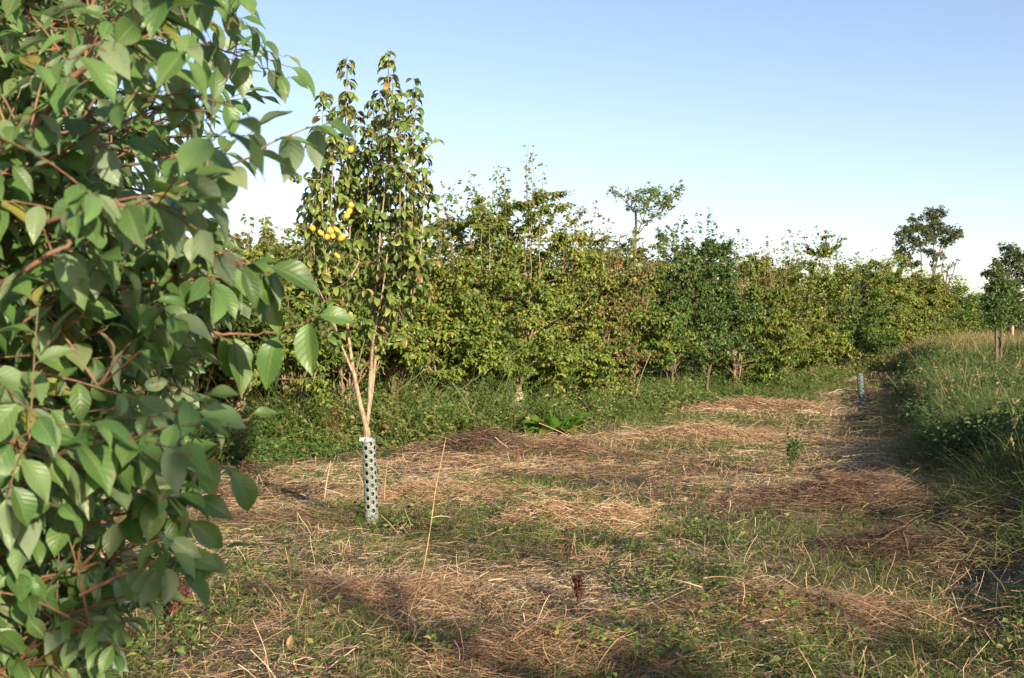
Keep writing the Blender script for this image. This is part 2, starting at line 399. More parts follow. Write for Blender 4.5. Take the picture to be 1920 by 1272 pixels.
# ------------------------------------------------------------------ trees of the hedge
def ln_(mask): return np.zeros(mask.sum())
def hedge_tree(base, H, rad, seed, mat, bark, label, group, nst=11, ntw=250, npl=20, ls=.085, autumn=.015, zlow=.55, tr=.05, whip=.62, cat='tree', name='hedge_tree', body=.78):
    rng = np.random.default_rng(seed)
    base = np.asarray(base, float)
    root = thing(name, label, cat, base, group)
    lean = rng.normal(0, .07, 2)
    zt = rng.uniform(.75, 1.05); zlow = zlow * rng.uniform(.75, 1.15); rad = rad * rng.uniform(.85, 1.2); lob = rng.uniform(0, 6.28, 3)
    tp = spline([base + (0, 0, -.1), base + (lean[0] * .3, lean[1] * .3, zt * .5), base + (lean[0], lean[1], zt)], 7)
    trunkV = [tubes(tp[None], (np.linspace(tr * 1.3, tr * .75, 7) * rng.uniform(.85, 1.15, 7))[None], 9)]
    if rng.random() < .6:                                      # a second stem from the foot
        a_ = rng.random() * 6.28; q = spline([base + (cos(a_) * .05, sin(a_) * .05, -.1), base + (cos(a_) * .14, sin(a_) * .14, .5), base + (cos(a_) * .3, sin(a_) * .3, H * .45)], 8); trunkV.append(tubes(q[None], np.linspace(tr * .55, tr * .25, 8)[None], 6))
    # ascending stems
    az = np.arange(nst) * 2.4 + rng.random(nst); z0 = rng.uniform(.45, 1.0, nst) * zt
    p0 = base + np.stack([lean[0] * z0 / zt, lean[1] * z0 / zt, z0], -1)
    rr = rad * rng.uniform(.15, .75, nst); hh = H * rng.uniform(.72, .98, nst); hh[0] = H; hh[1] = H * .96
    rr[0] = rad * .15
    p2 = base + np.stack([np.cos(az) * rr, np.sin(az) * rr, hh], -1)
    p1 = base + np.stack([np.cos(az) * rr * .9, np.sin(az) * rr * .9, z0 + .25 * (hh - z0)], -1)
    st = bez(p0, p1, p2, 14); st[:, 1:] += rng.normal(0, .02, st[:, 1:].shape)
    sr = np.linspace(1, .10, 14)[None] * (tr * .55 * rng.uniform(.6, 1, nst))[:, None]
    trunkV.append(tubes(st, sr, 5))
    # lateral boughs, each carrying a flat spray of twigs
    nsub = 9; nb = max(8, ntw // nsub); ntw = nb * nsub
    si = rng.integers(0, nst, nb); tt = rng.beta(1.25, 1.25, nb) * body + .03
    k = tt * 13; ki = np.minimum(k.astype(int), 12); fr = (k - ki)[:, None]
    q0 = st[si, ki] * (1 - fr) + st[si, ki + 1] * fr
    skirt = (rng.random(nb) < .30) & (zlow < .5)                # low boughs straight from the foot of the trunk
    q0[skirt] = base + np.stack([0 * ln_(skirt), 0 * ln_(skirt), rng.uniform(.25, .7, skirt.sum())], -1)
    q0[:, 2] = np.maximum(q0[:, 2], base[2] + zlow * .75); ctr = q0 - base; ctr[:, 2] = 0
    hrel = (q0[:, 2] - base[2]) / H
    a2 = rng.random(nb) * 2 * pi
    out = nrm(np.stack([np.cos(a2), np.sin(a2), 0 * a2], -1) + .8 * nrm(ctr + 1e-6))
    ln = (.20 + 1.0 * np.clip(1.05 - hrel * 1.15, 0, 1)) * (1 + .3 * np.sin(3 * a2 + lob[1] + 6 * hrel)) * rng.uniform(.6, 1.15, nb) * (rad / 1.1)
    up = .45 + 1.8 * hrel + rng.normal(0, .28, nb); up[skirt] = rng.normal(.05, .12, skirt.sum()); zu = np.zeros((nb, 3)); zu[:, 2] = 1
    b1 = q0 + out * (ln * .5)[:, None] + zu * (up * ln * .5)[:, None]
    b2 = q0 + out * ln[:, None] + zu * ((up * .7 - .25 * (hrel < .45)) * ln)[:, None]
    zf = base[2] + zlow * (1 + .28 * np.sin(2 * a2 + lob[0]) * (zlow > .4)) + rng.normal(0, .12, nb); b2[:, 2] = np.maximum(b2[:, 2], zf); b1[:, 2] = np.maximum(b1[:, 2], zf)
    bo = bez(q0, b1, b2, 9); trunkV.append(tubes(bo, np.linspace(.012, .003, 9)[None] * np.ones((nb, 1)), 4))
    bi = np.repeat(np.arange(nb), nsub); us = rng.random(ntw) ** .7 * .8 + .18; k = us * 8; ki = np.minimum(k.astype(int), 7); fr = (k - ki)[:, None]
    q0 = bo[bi, ki] * (1 - fr) + bo[bi, ki + 1] * fr; tgt = nrm(bo[bi, ki + 1] - bo[bi, ki]); sd = nrm(np.cross(tgt, [0, 0, 1.])) * np.where(rng.random(ntw) < .5, 1, -1)[:, None]
    d2 = nrm(tgt * rng.uniform(.4, 1.1, ntw)[:, None] + sd * rng.uniform(.2, 1.0, ntw)[:, None] + np.array([0, 0, 1.]) * rng.normal(.30, .42, ntw)[:, None])
    l2 = rng.uniform(.14, .36, ntw) * (rad / 1.1) * (.6 + .6 * ln[bi] / ln.mean())
    q2 = q0 + d2 * l2[:, None] + np.array([0, 0, -.04]); q1 = q0 + d2 * (l2 * .5)[:, None] + np.array([0, 0, .02])
    tw = bez(q0, q1, q2, 5)
    trunkV.append(tubes(tw, np.linspace(.004, .0015, 5)[None] * np.ones((ntw, 1)), 3))
    build('trunk', [(v, f, None) for v, f in trunkV], bark, root)
    # leaves along the twigs and along the whips
    u = rng.random((ntw, npl)) ** .8 * .9 + .1; kk = u * 4; ii = np.minimum(kk.astype(int), 3); f2 = (kk - ii)[..., None]
    r = np.arange(ntw)[:, None]
    lp = (tw[r, ii] * (1 - f2) + tw[r, ii + 1] * f2).reshape(-1, 3); ld = nrm(tw[r, ii + 1] - tw[r, ii]).reshape(-1, 3)
    nw = int(64 * H / 4)
    u = 1 - rng.random((nst, nw)) * whip; kk = u * 13; ii = np.minimum(kk.astype(int), 12); f2 = (kk - ii)[..., None]
    r = np.arange(nst)[:, None]
    wp = (st[r, ii] * (1 - f2) + st[r, ii + 1] * f2).reshape(-1, 3); wd = nrm(st[r, ii + 1] - st[r, ii]).reshape(-1, 3)
    pos = np.concatenate([lp, wp]); tg = np.concatenate([ld, wd]); n = len(pos)
    lat = rdir(rng, n, -.5, .5)
    rad_ = pos - base; rad_[:, 2] = 0; rad_ = nrm(rad_ + 1e-6)
    pos = pos + lat * rng.uniform(.005, .05, n)[:, None]
    yd = nrm(tg * .35 + lat * .9 + np.array([0, 0, -.45])); zd = np.array([0, 0, .6]) + rad_ * .7 + lat * .4 + rng.normal(0, .42, (n, 3))
    hr = (pos[:, 2] - base[2]) / H
    au = (rng.random(n) < autumn * (1 + 2 * hr)) * rng.uniform(.5, 1, n)
    au = np.maximum(au, np.clip(rng.normal(.02, .10, n) + .26 * (hr - .55), 0, .3) * (mat is not M['hedge_dark']))
    # branch-wise colour differences
    tint = np.concatenate([np.repeat(np.repeat(rng.random(nb), nsub), npl), np.repeat(rng.random(nst), nw)]); tree_tint = rng.normal(0, .13)
    szm = np.concatenate([np.ones(ntw * npl), np.full(nst * nw, 1.2)])
    rnd = np.clip(.5 * tint + .5 * rng.random(n) + tree_tint, 0, 1)
    lv = leaves(L_SMALL, pos, yd, zd, ls * szm * rng.uniform(.6, 1.2, n), rng.uniform(.2, 1.1, n), rng, autumn=au, rnd=rnd, fold=.4)
    build('crown', [lv], mat, root, smooth=False)
    return root

FRONT = [  # px of the trunk, px height of the top, leaf, bark, radius, label, (options)
    (60, 440, 'hedge', 1.1, None), (165, 450, 'hedge', 1.1, None), (255, 440, 'hedge', 1.1, None),
    (345, 425, 'hedge', 1.1, "hedge tree seen in pieces through the big leaves left of the pear tree"),
    (445, 400, 'hedge', 1.1, "small-leaved hedge tree second to the left of the pear tree"),
    (552, 398, 'hedge', 1.05, "hedge tree with pale twin stems standing just left of the pear tree"),
    (650, 420, 'hedge', 1.0, "hedge tree hidden for the most part behind the pear tree's forked stems"),
    (735, 425, 'hedge', 1.05, "hedge tree half covered by the right side of the pear tree"),
    (808, 345, 'hedge', 1.05, "hedge tree with thin leafy whips filling the gap right of the pear tree"),
    (872, 318, 'hedge', 1.1, "hedge tree with a peeling pale trunk left of the thicker white-footed one"),
    (972, 275, 'hedge', 1.25, "tallest hedge tree, with two long whips and a thick pale white-footed trunk"),
    (1055, 385, 'hedge', 1.1, "olive hedge tree behind the bright broad-leaved plant"),
    (1108, 375, 'hedge_red', 1.15, "hedge tree turning reddish-brown with drooping pink leaf tips"),
    (1182, 425, 'hedge', 1.1, "bronze-green hedge tree right of the reddish one"),
    (1262, 415, 'hedge_dark', 1.35, "dark green broad hedge tree above a black hollow at its foot"),
    (1325, 395, 'hedge_dark', 1.35, "dark green hedge tree with a slim bare trunk, taller of the dark pair"),
    (1378, 432, 'hedge', 1.15, "mixed green hedge tree between the dark pair and the yellowish ones"),
    (1425, 445, 'hedge_yellow', 1.15, "yellow-olive hedge tree with a thin orange trunk showing below"),
    (1474, 436, 'hedge_yellow', 1.15, "yellow-olive hedge tree right of the one with the orange trunk"),
    (1520, 425, 'hedge', 1.2, "peaked hedge tree crowning the right half of the row"),
    (1560, 465, 'hedge_dark', 1.15, "dull dark hedge tree in the dip right of the peaked one"),
    (1597, 474, 'hedge', 1.15, None), (1632, 470, 'hedge', 1.15, None), (1664, 490, 'hedge', 1.15, None),
    (1694, 503, 'hedge_yellow', 1.15, None), (1722, 502, 'hedge_yellow', 1.2, None),
    (1748, 520, 'hedge_yellow', 1.25, "last yellow-green hedge tree at the far end of the row"),
]
GF = "small hedge trees planted in one long row"
for i, (px, py, mt, rad, lab) in enumerate(FRONT):
    Yd = hedge_Y(px); x = (px - 960) / F * Yd; z = float(gh(x, Yd)); top = 1.6 - (py - 640) / F * Yd
    if lab is None:
        lab = "hedge tree hidden behind the near leafy shrub, showing only through gaps" if px < 300 else "small crowded hedge tree between the dull dark one and the last of the row"
    near = px < 1250
    HT = hedge_tree((x, Yd, z), top - z, rad, 100 + i, M[mt], M['hedge_bark_dark' if mt == 'hedge_dark' or px > 1480 else 'hedge_bark'], lab, GF,
               ntw=640 if near else 560, npl=28, ls=.094 if near else .10,
               autumn=.012 if mt != 'hedge_red' else .085, tr=.07 if px == 972 else .048,
               zlow=1.45 if px < 670 else 1.15 if px < 1010 else .95 if 1170 < px < 1340 else .35)
    if px == 972:                                               # the pale bare foot of the thick trunk
        q = spline([(x, Yd, z + .12), (x, Yd, z + .35), (x, Yd, z + .58)], 5); v, f = tubes(q[None], np.array([[.118, .108, .104, .101, .097]]), 12)
        build('bark_foot', [(v, f, None)], M['pale_bark'], HT)
# second row, behind
for i in range(22):
    px = 120 + i * 76; Yd = hedge_Y(px) * 1.10 + .6; px2 = px + 20 * sin(i * 2.1)
    x = (px2 - 960) / F * Yd; z = float(gh(x, Yd))
    topy = np.interp(px2, [0, 400, 700, 900, 1000, 1150, 1300, 1400, 1550, 1700, 1800], [462, 445, 425, 385, 395, 440, 428, 458, 472, 512, 540]) + 12 * sin(i * 3.7)
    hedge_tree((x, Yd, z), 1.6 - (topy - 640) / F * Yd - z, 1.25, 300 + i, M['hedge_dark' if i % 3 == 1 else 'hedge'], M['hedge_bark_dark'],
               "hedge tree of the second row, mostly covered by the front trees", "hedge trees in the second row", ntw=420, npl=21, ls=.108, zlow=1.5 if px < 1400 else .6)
# third row closes the thicket
for i in range(14):
    px = 150 + i * 112; Yd = hedge_Y(px) * 1.2 + 1.6
    x = (px - 960) / F * Yd; z = float(gh(x, Yd))
    topy = np.interp(px, [0, 400, 900, 1300, 1700], [500, 490, 470, 490, 545])
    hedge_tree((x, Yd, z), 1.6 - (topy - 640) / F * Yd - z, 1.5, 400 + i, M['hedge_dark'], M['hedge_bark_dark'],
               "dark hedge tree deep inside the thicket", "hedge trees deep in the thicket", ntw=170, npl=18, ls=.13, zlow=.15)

# ------------------------------------------------------------------ the pear tree
def pear_tree():
    rng = np.random.default_rng(7)
    D = 9.1; base = np.array([(697 - 960) / F * D, D, 0]); base[2] = float(gh(base[0], base[1]))
    root = thing('pear_tree', "young pear tree with yellow fruit and upright shoots, growing out of the perforated guard", 'tree', base)
    def pl(L, K): return spline([P(a, b, D + c) for a, b, c in L], K)
    def tube1(pts, r0, r1, s=9): return tubes(pts[None], np.linspace(r0, r1, len(pts))[None], s)
    fork = (687, 806, 0)
    trunk = pl([(698, 1000, 0), (693, 900, 0), (689, 840, 0), fork], 10)
    rt = np.interp(np.arange(10), [0, 6, 8, 9], [.026, .027, .031, .029])
    v, f = tubes(trunk[None, :7], rt[None, :7], 12); build('trunk_base', [(v, f, None)], M['pear_bark_shaded'], root)
    v, f = tubes(trunk[None, 6:], rt[None, 6:] * 1.01, 12); build('trunk', [(v, f, None)], M['pear_bark'], root)
    limbs = [
        ([fork, (676, 765, -.02), (668, 728, -.03), (664, 706, -.03)], .022, .019),
        ([(664, 708, -.03), (650, 676, -.06), (636, 640, -.12), (622, 590, -.2), (612, 520, -.25)], .013, .007),
        ([(664, 708, -.03), (658, 668, 0), (651, 610, .05), (649, 560, .05), (651, 525, .05)], .016, .011),
        ([(651, 528, .05), (640, 500, 0), (628, 470, -.05), (620, 420, -.05)], .010, .006),
        ([(651, 528, .05), (653, 480, .1), (657, 420, .12), (660, 340, .15)], .011, .006),
        ([(651, 528, .05), (668, 506, .05), (682, 470, .1), (692, 400, .1)], .010, .006),
        ([fork, (692, 768, .03), (694, 720, .05), (697, 670, .05), (698, 640, .05)], .019, .014),
        ([(697, 660, .05), (714, 618, .1), (730, 585, .15), (738, 545, .2), (745, 470, .22)], .012, .006),
        ([(698, 645, .05), (701, 590, 0), (706, 530, -.05), (712, 450, -.08)], .011, .006),
        ([(695, 700, .05), (700, 640, -.1), (716, 560, -.22), (726, 480, -.28)], .012, .007),
        ([(693, 770, .05), (700, 720, .12), (704, 650, .2), (690, 560, .32), (682, 480, .38)], .014, .007),
        ([(668, 700, 0), (676, 670, -.1), (684, 640, -.15)], .006, .003),
        ([(700, 655, .05), (720, 640, -.1), (745, 612, -.2), (770, 590, -.25)], .006, .003),
        ([(640, 640, -.1), (618, 600, -.1), (598, 560, -.05), (590, 500, 0)], .007, .004),
        ([(735, 560, .2), (760, 520, .2), (775, 470, .2)], .007, .004),
    ]
    ends = []
    for L, r0, r1 in limbs:
        p = pl(L, 12); v, f = tube1(p, r0, r1, 8); build('limb', [(v, f, None)], M['pear_bark'], root); ends.append(p)
    # upright shoots: (foot px, py), (top px, py), depth offsets
    tops = [(650, 118), (726, 105), (776, 154), (610, 180), (700, 196), (634, 205), (594, 250), (668, 215), (744, 185), (712, 175), (795, 300),
            (757, 238), (690, 250), (584, 330), (620, 265), (740, 300), (780, 260), (672, 280), (648, 300), (720, 270), (788, 380), (604, 320),
            (765, 330), (700, 330), (775, 440), (592, 400), (655, 180), (735, 150), (585, 450), (798, 345)]
    allp = np.concatenate(ends[1:]); shoots = []
    for tx, ty in tops:
        dz = rng.uniform(-.4, .4); T = P(tx, ty, D + dz)
        # foot: the limb point that lies well below the tip and nearest in plan
        cand = allp[(allp[:, 2] < T[2] - .45)]; dd = np.hypot(cand[:, 0] - T[0], cand[:, 1] - T[1]) + .10 * np.abs(cand[:, 2] - (T[2] - 1.2))
        B = cand[np.argmin(dd + rng.random(len(dd)) * .1)]
        mid = B * .6 + T * .4; mid[:2] = B[:2] * .35 + T[:2] * .65
        shoots.append(spline([B, mid + rng.normal(0, .015, 3), T * .75 + mid * .25 + rng.normal(0, .02, 3), T], 16))
    sh = np.array(shoots); n = len(sh)
    V = [tubes(sh, np.linspace(.0075, .002, 16)[None] * np.ones((n, 1)), 5)]
    pos = []; tg = []
    for s in sh:
        L = np.linalg.norm(np.diff(s, axis=0), axis=1).sum(); m = int(L / .029); u = np.sort(rng.random(m)) * .97 + .03
        u = np.append(u, [.99, 1, 1]); k = u * 15; i = np.minimum(k.astype(int), 14); fr = (k - i)[:, None]
        pos.append(s[i] * (1 - fr) + s[i + 1] * fr); tg.append(nrm(s[i + 1] - s[i]))
    # spur twigs in the lower and middle crown
    ntw = 270
    low = allp[(allp[:, 2] > 1.6) | (rng.random(len(allp)) < .25) & (allp[:, 2] > 1.2)]; src = np.concatenate([low, sh[:, :10].reshape(-1, 3)]); q0 = src[rng.integers(0, len(src), ntw)]
    o = rdir(rng, ntw, -.15, .75); ln = rng.uniform(.08, .27, ntw)
    lowm = q0[:, 2] < 1.9
    q2 = q0 + o * ln[:, None] + np.array([0, 0, .05]); q1 = q0 + o * (ln * .5)[:, None] + np.array([0, 0, -.02])
    tw = bez(q0, q1, q2, 5); V.append(tubes(tw, np.linspace(.004, .0015, 5)[None] * np.ones((ntw, 1)), 4))
    m = 10; u = rng.random((ntw, m)) * .85 + .15; k = u * 4; ii = np.minimum(k.astype(int), 3); fr = (k - ii)[..., None]; r = np.arange(ntw)[:, None]
    pos.append((tw[r, ii] * (1 - fr) + tw[r, ii + 1] * fr).reshape(-1, 3)); tg.append(nrm(tw[r, ii + 1] - tw[r, ii]).reshape(-1, 3))
    build('shoot', [(v, f, None) for v, f in V], M['pear_bark'], root)
    pos = np.concatenate(pos); tg = np.concatenate(tg); N = len(pos)
    lat = rdir(rng, N, -.15, .25)
    # petiole lifts the blade, the blade arches over and down
    pos2 = pos + lat * .02 + tg * .012
    yd = nrm(lat * .9 + tg * .1 + np.array([0, 0, -.38])); zd = tg * .45 + np.array([0, 0, .3]) + lat * .75 + rng.normal(0, .32, (N, 3))
    hz = pos[:, 2]
    au = (rng.random(N) < np.where(hz > 3.0, .10, .02)) * rng.uniform(.3, .8, N)
    lv = leaves(L_PEAR, pos2, yd, zd, rng.uniform(.06, .108, N), rng.uniform(.6, 1.7, N), rng, autumn=au, fold=.55, wave=.03)
    pt = tubes(np.stack([pos, pos2], 1), np.full((N, 2), .0011), 3)
    build('crown', [lv, (pt[0], pt[1], None)], M['pear'], root)
    # the fruit
    uvs = [(a, b) for a in range(13) for b in range(18)]
    for (fx, fy, dd) in [(601, 441, -.45), (619, 437, -.45), (631, 435, -.42), (613, 449, -.48), (624, 447, -.47), (641, 449, -.44), (632, 484, -.42), (657, 285, -.4),
                         (655, 400, -.35), (658, 389, -.33), (650, 409, -.36), (586, 432, -.3)]:
        c = P(fx, fy, D + dd); R = .0285 * rng.uniform(.82, 1.12)
        prof = [(0, .92)] + [(sin(a) * (1.0 - .18 * (cos(a) > 0) * cos(a)), cos(a) * 1.06) for a in np.linspace(.22, pi - .16, 11)] + [(0, -.93)]
        til = rng.normal(0, .2, 2); vv = []
        for rr, zz in prof:
            for b in range(18):
                an = b / 18 * 2 * pi; vv.append((rr * cos(an) + zz * til[0], rr * sin(an) + zz * til[1], zz))
        vv = np.array(vv) * R + c; ii = np.arange(13 * 18).reshape(13, 18)
        q = np.stack([ii[:-1], ii[1:], np.roll(ii[1:], -1, 1), np.roll(ii[:-1], -1, 1)], -1).reshape(-1, 4)
        s_ = tubes(np.stack([c + (til[0] * R, til[1] * R, .9 * R), c + (til[0] * R + .006, til[1] * R, 2.1 * R)])[None], np.array([[.0022, .0018]]), 5)
        fo = build('fruit', [(vv, q, None)], M['fruit'], root); build('stalk', [(s_[0], s_[1], None)], M['pear_bark'], fo, origin=base)
    return base
pear_base = pear_tree()

# ------------------------------------------------------------------ perforated tree guards
def guard(pb, pt, rad, ncol, mat, label, group):
    pb = np.asarray(pb, float); pt = np.asarray(pt, float); h = np.linalg.norm(pt - pb); ax = (pt - pb) / h
    root = thing('tree_guard', label, 'tree guard', pb, group)
    cw = 2 * pi * rad / ncol; ch = cw * 1.56; hr = cw * .385; rows = int((h - .06) / ch); z0 = h - rows * ch
    V = []; Fq = []
    def put(col, z):
        a = col * 2 * pi / ncol / cw; return (rad * cos(a), rad * sin(a), z)
    def vert(u, z): V.append((rad * cos(u / rad), rad * sin(u / rad), z)); return len(V) - 1
    def quad_rect(u0, u1, za, zb):
        n = 3; us = np.linspace(u0, u1, n + 1)
        for i in range(n): Fq.append((vert(us[i], za), vert(us[i + 1], za), vert(us[i + 1], zb), vert(us[i], zb)))
    for c in range(ncol):
        u0 = c * cw; off = ch / 2 if c % 2 else 0
        nrow = rows - (1 if c % 2 else 0)
        quad_rect(u0, u0 + cw, 0, z0 + off)
        if c % 2: quad_rect(u0, u0 + cw, h - ch / 2, h)
        for r in range(nrow):
            za = z0 + off + r * ch; uc, zc = u0 + cw / 2, za + ch / 2
            inner = []; outer = []
            for k in range(16):
                an = k / 16 * 2 * pi + pi / 16 * 0; cx, cy = cos(an), sin(an)
                inner.append(vert(uc + hr * cx, zc + hr * cy))
                s = 1 / max(abs(cx) / (cw / 2), abs(cy) / (ch / 2)); outer.append((cx * s, cy * s))
            # put true corners on the outline
            for k in range(16):
                k2 = (k + 1) % 16; a, b = outer[k], outer[k2]
                va = vert(uc + a[0], zc + a[1]); vb = vert(uc + b[0], zc + b[1])
                Fq.append((inner[k], va, vb, inner[k2]))
                if abs(abs(a[0]) - cw / 2) < 1e-6 and abs(abs(b[1]) - ch / 2) < 1e-6 and not (abs(abs(b[0]) - cw / 2) < 1e-6) or \
                   abs(abs(b[0]) - cw / 2) < 1e-6 and abs(abs(a[1]) - ch / 2) < 1e-6 and not (abs(abs(a[0]) - cw / 2) < 1e-6):
                    sx = math.copysign(cw / 2, a[0] + b[0]); sy = math.copysign(ch / 2, a[1] + b[1])
                    vc = vert(uc + sx, zc + sy); Fq.append((va, vc, vb, vb))
    V = np.array(V); ex = nrm(np.cross(ax, np.array([0, 1., 0]))); ey = np.cross(ax, ex)
    V = pb + V[:, :1] * ex + V[:, 1:2] * ey + V[:, 2:] * ax
    tri = np.array([q[:3] for q in Fq if q[2] == q[3]], int).reshape(-1, 3); qd = np.array([q for q in Fq if q[2] != q[3]])
    sl_ = [(V, qd, None)]
    parts = [(V, qd, None)]
    if len(tri): parts.append((V, tri, None))
    o = build('sleeve', parts, mat, root, smooth=True)
    md = o.modifiers.new("thick", 'SOLIDIFY'); md.thickness = .0025
    def ring(z, r, t): 
        an = np.linspace(0, 2 * pi, 29); p = pb + r * np.cos(an)[:, None] * ex + r * np.sin(an)[:, None] * ey + ax * z
        return tubes(p[None], np.full((1, 29), t), 6)
    v, f = ring(h, rad, .004); build('rim', [(v, f, None)], mat, root)
    v, f = ring(.045, rad + .003, .0025); build('tie', [(v, f, None)], M['dead_stalk'], root)
    return root, pb, ax, ex, ey, h
gb = P(698, 994, 9.1); gb[2] = float(gh(gb[0], gb[1])) - .02
gt = P(691, 828, 9.1)
guard(gb, gt, .058, 8, M['guard'], "pale green perforated plastic guard around the foot of the pear tree", "perforated tree guards")
# torn white wrap at the mouth of the near guard
rng = np.random.default_rng(3)
rp = []
for k in range(14):
    a = pi + .2 + k * .16; p0 = gt + np.array([cos(a) * .058, sin(a) * .058, -.015]); rp.append(p0)
rp = np.array(rp); vv = leaves(L_PEAR, rp, np.array([0, 0, 1.]) + rng.normal(0, .5, (14, 3)), rng.normal(0, 1, (14, 3)), rng.uniform(.03, .055, 14), .8, rng)
wr = build('torn_wrap', [vv], M['paper'], None, origin=gt)
tag(wr, "torn white plastic wrap at the mouth of the pear tree's guard", 'wrap')
x2, y2 = (1617 - 960) / F * 24.6, 24.6; z2 = float(gh(x2, y2))
guard((x2, y2, z2 - .02), (x2 - .06, y2, z2 + .76), .066, 8, M['guard_blue'], "small bluish perforated guard standing alone in the far part of the clearing", "perforated tree guards")
def sapling():
    r_ = np.random.default_rng(5); b = np.array([x2 - .03, y2, z2])
    root = thing('sapling', "bare thin sapling twig poking out of the small bluish guard", 'sapling', b)
    p = spline([b, b + (-.03, 0, .7), b + (-.02, .02, 1.0), b + (.0, .02, 1.25)], 8)
    v, f = tubes(p[None], np.linspace(.008, .003, 8)[None], 5); build('stem', [(v, f, None)], M['dock_stalk'], root)
    n = 26; pos = p[r_.integers(3, 8, n)] + r_.normal(0, .015, (n, 3)); lv = leaves(L_SMALL, pos, rdir(r_, n, -.3, .6), rdir(r_, n, 0, 1), r_.uniform(.04, .07, n), .5, r_, autumn=np.full(n, .6))
    build('foliage', [lv], M['weed'], root)
sapling()

# ------------------------------------------------------------------ trees beyond the hedge
def lobe_tree(name, label, d, stems, lobes, ls, dens, mat, bark, seed, spread=.8, base_py=640, group=None, cat='tree', aut=.02):
    rng = np.random.default_rng(seed)
    sx = np.mean([s[0][0] for s in stems]); bx = (sx - 960) / F * d; bz = float(gh(bx, d))
    base = np.array([bx, d, bz]); root = thing(name, label, cat, base, group)
    V = []; tips = []
    for s in stems:
        pts = [base + np.array([(s[0][0] - sx) / F * d * .25, 0, -.1])] + [P(a, b, d + rng.normal(0, spread * .3)) for a, b in s]
        p = spline(pts, 14); V.append(tubes(p[None], np.linspace(.0010 * d, .00025 * d, 14)[None], 6)); tips.append(p)
    tp = np.concatenate(tips); pos = []; rn = []
    for (a, b, r) in lobes:
        c = P(a, b, d + rng.normal(0, spread)); R = r / F * d
        src = tp[np.argmin(np.linalg.norm(tp - c, axis=1) + np.maximum(0, tp[:, 2] - c[2]) * 2)]
        q = spline([src, (src + c) / 2 + np.array([0, 0, -.08 * R]), c], 6); V.append(tubes(q[None], np.linspace(.0005 * d, .0002 * d, 6)[None], 4))
        n = int(dens * r * r); ncl = max(6, int(r * 1.5)); cc = c + rdir(rng, ncl) * (R * 1.2 * rng.random(ncl) ** .5)[:, None] * np.array([1.25, 1.25, 1.0])
        for c2 in cc:
            q = np.stack([c, (c + c2) / 2 + (0, 0, .03 * R), c2]); V.append(tubes(q[None], np.full((1, 3), .00016 * d), 3))
        k = rng.integers(0, ncl, n); pos.append(cc[k] + rng.normal(0, R * .20, (n, 3))); rn.append(np.clip(rng.random(ncl)[k] * .6 + rng.random(n) * .4, 0, 1))
    build('trunk', [(v, f, None) for v, f in V], bark, root)
    pos = np.concatenate(pos); rn = np.concatenate(rn); n = len(pos)
    pos = pos[:]; lv = leaves(L_SMALL, pos, rdir(rng, n, -.8, .5), np.array([0, -.2, 1]) + rng.normal(0, .6, (n, 3)), ls * rng.uniform(.6, 1.2, n), .6, rng, rnd=rn, autumn=(rng.random(n) < aut) * .8)
    build('crown', [lv], mat, root, smooth=False); return root

lobe_tree('wind_shaped_tree', "flat-topped tree with open fan of limbs rising behind the hedge against the sky", 33,
          [[(1188, 475), (1192, 440), (1194, 410), (1188, 385)], [(1190, 470), (1200, 440), (1225, 410), (1250, 385)], [(1190, 470), (1198, 436), (1212, 400), (1222, 370)],
           [(1192, 440), (1206, 425), (1240, 402), (1266, 370)], [(1192, 430), (1186, 400), (1165, 375), (1148, 362)]],
          [(1150, 363, 9), (1163, 370, 8), (1178, 368, 9), (1190, 380, 10), (1200, 366, 9), (1215, 362, 12), (1232, 360, 11), (1245, 372, 11), (1256, 378, 11), (1270, 358, 9), (1266, 372, 9),
           (1236, 388, 11), (1250, 392, 8), (1222, 404, 7), (1198, 398, 8), (1204, 384, 8), (1190, 442, 8), (1194, 455, 9), (1212, 420, 7), (1236, 408, 8), (1180, 392, 8), (1210, 390, 10), (1228, 372, 10), (1262, 392, 6), (1276, 350, 5), (1220, 378, 10)],
          .13, .5, M['hedge'], M['hedge_bark_dark'], 51, spread=.45, aut=.05)
lobe_tree('lone_tree', "tall airy tree with several slender trunks rising beyond the end of the hedge", 58,
          [[(1726, 560), (1728, 500), (1724, 450), (1716, 420)], [(1748, 560), (1750, 500), (1752, 440), (1756, 402)], [(1712, 560), (1710, 510), (1702, 480), (1692, 465)],
           [(1750, 540), (1760, 480), (1780, 450), (1800, 442)], [(1770, 560), (1775, 520), (1776, 500)]],
          [(1716, 415, 9), (1706, 428, 11), (1692, 442, 12), (1708, 450, 14), (1725, 432, 14), (1738, 440, 14), (1722, 462, 13), (1690, 475, 10), (1684, 480, 8), (1702, 490, 12), (1716, 498, 9),
           (1756, 400, 11), (1765, 402, 8), (1752, 418, 12), (1762, 432, 13), (1748, 452, 12), (1776, 440, 13), (1790, 438, 10), (1800, 443, 6), (1770, 458, 11), (1742, 478, 10), (1762, 482, 9), (1740, 398, 6),
           (1696, 502, 9), (1735, 412, 8), (1782, 452, 9), (1686, 460, 7), (1752, 500, 6)],
          .17, 1.9, M['far_leaf'], M['hedge_bark'], 52, spread=.8)
lobe_tree('leafless_tree', "thin half-bare sapling leaning beside the airy tall tree", 56,
          [[(1772, 560), (1776, 520), (1782, 495)], [(1772, 560), (1786, 520), (1794, 492)], [(1772, 550), (1766, 510), (1770, 488)]],
          [(1770, 500, 5), (1780, 505, 6), (1790, 498, 5), (1776, 515, 6), (1796, 492, 3)], .12, 1.0, M['far_leaf'], M['hedge_bark_dark'], 53, spread=.4, aut=.3)
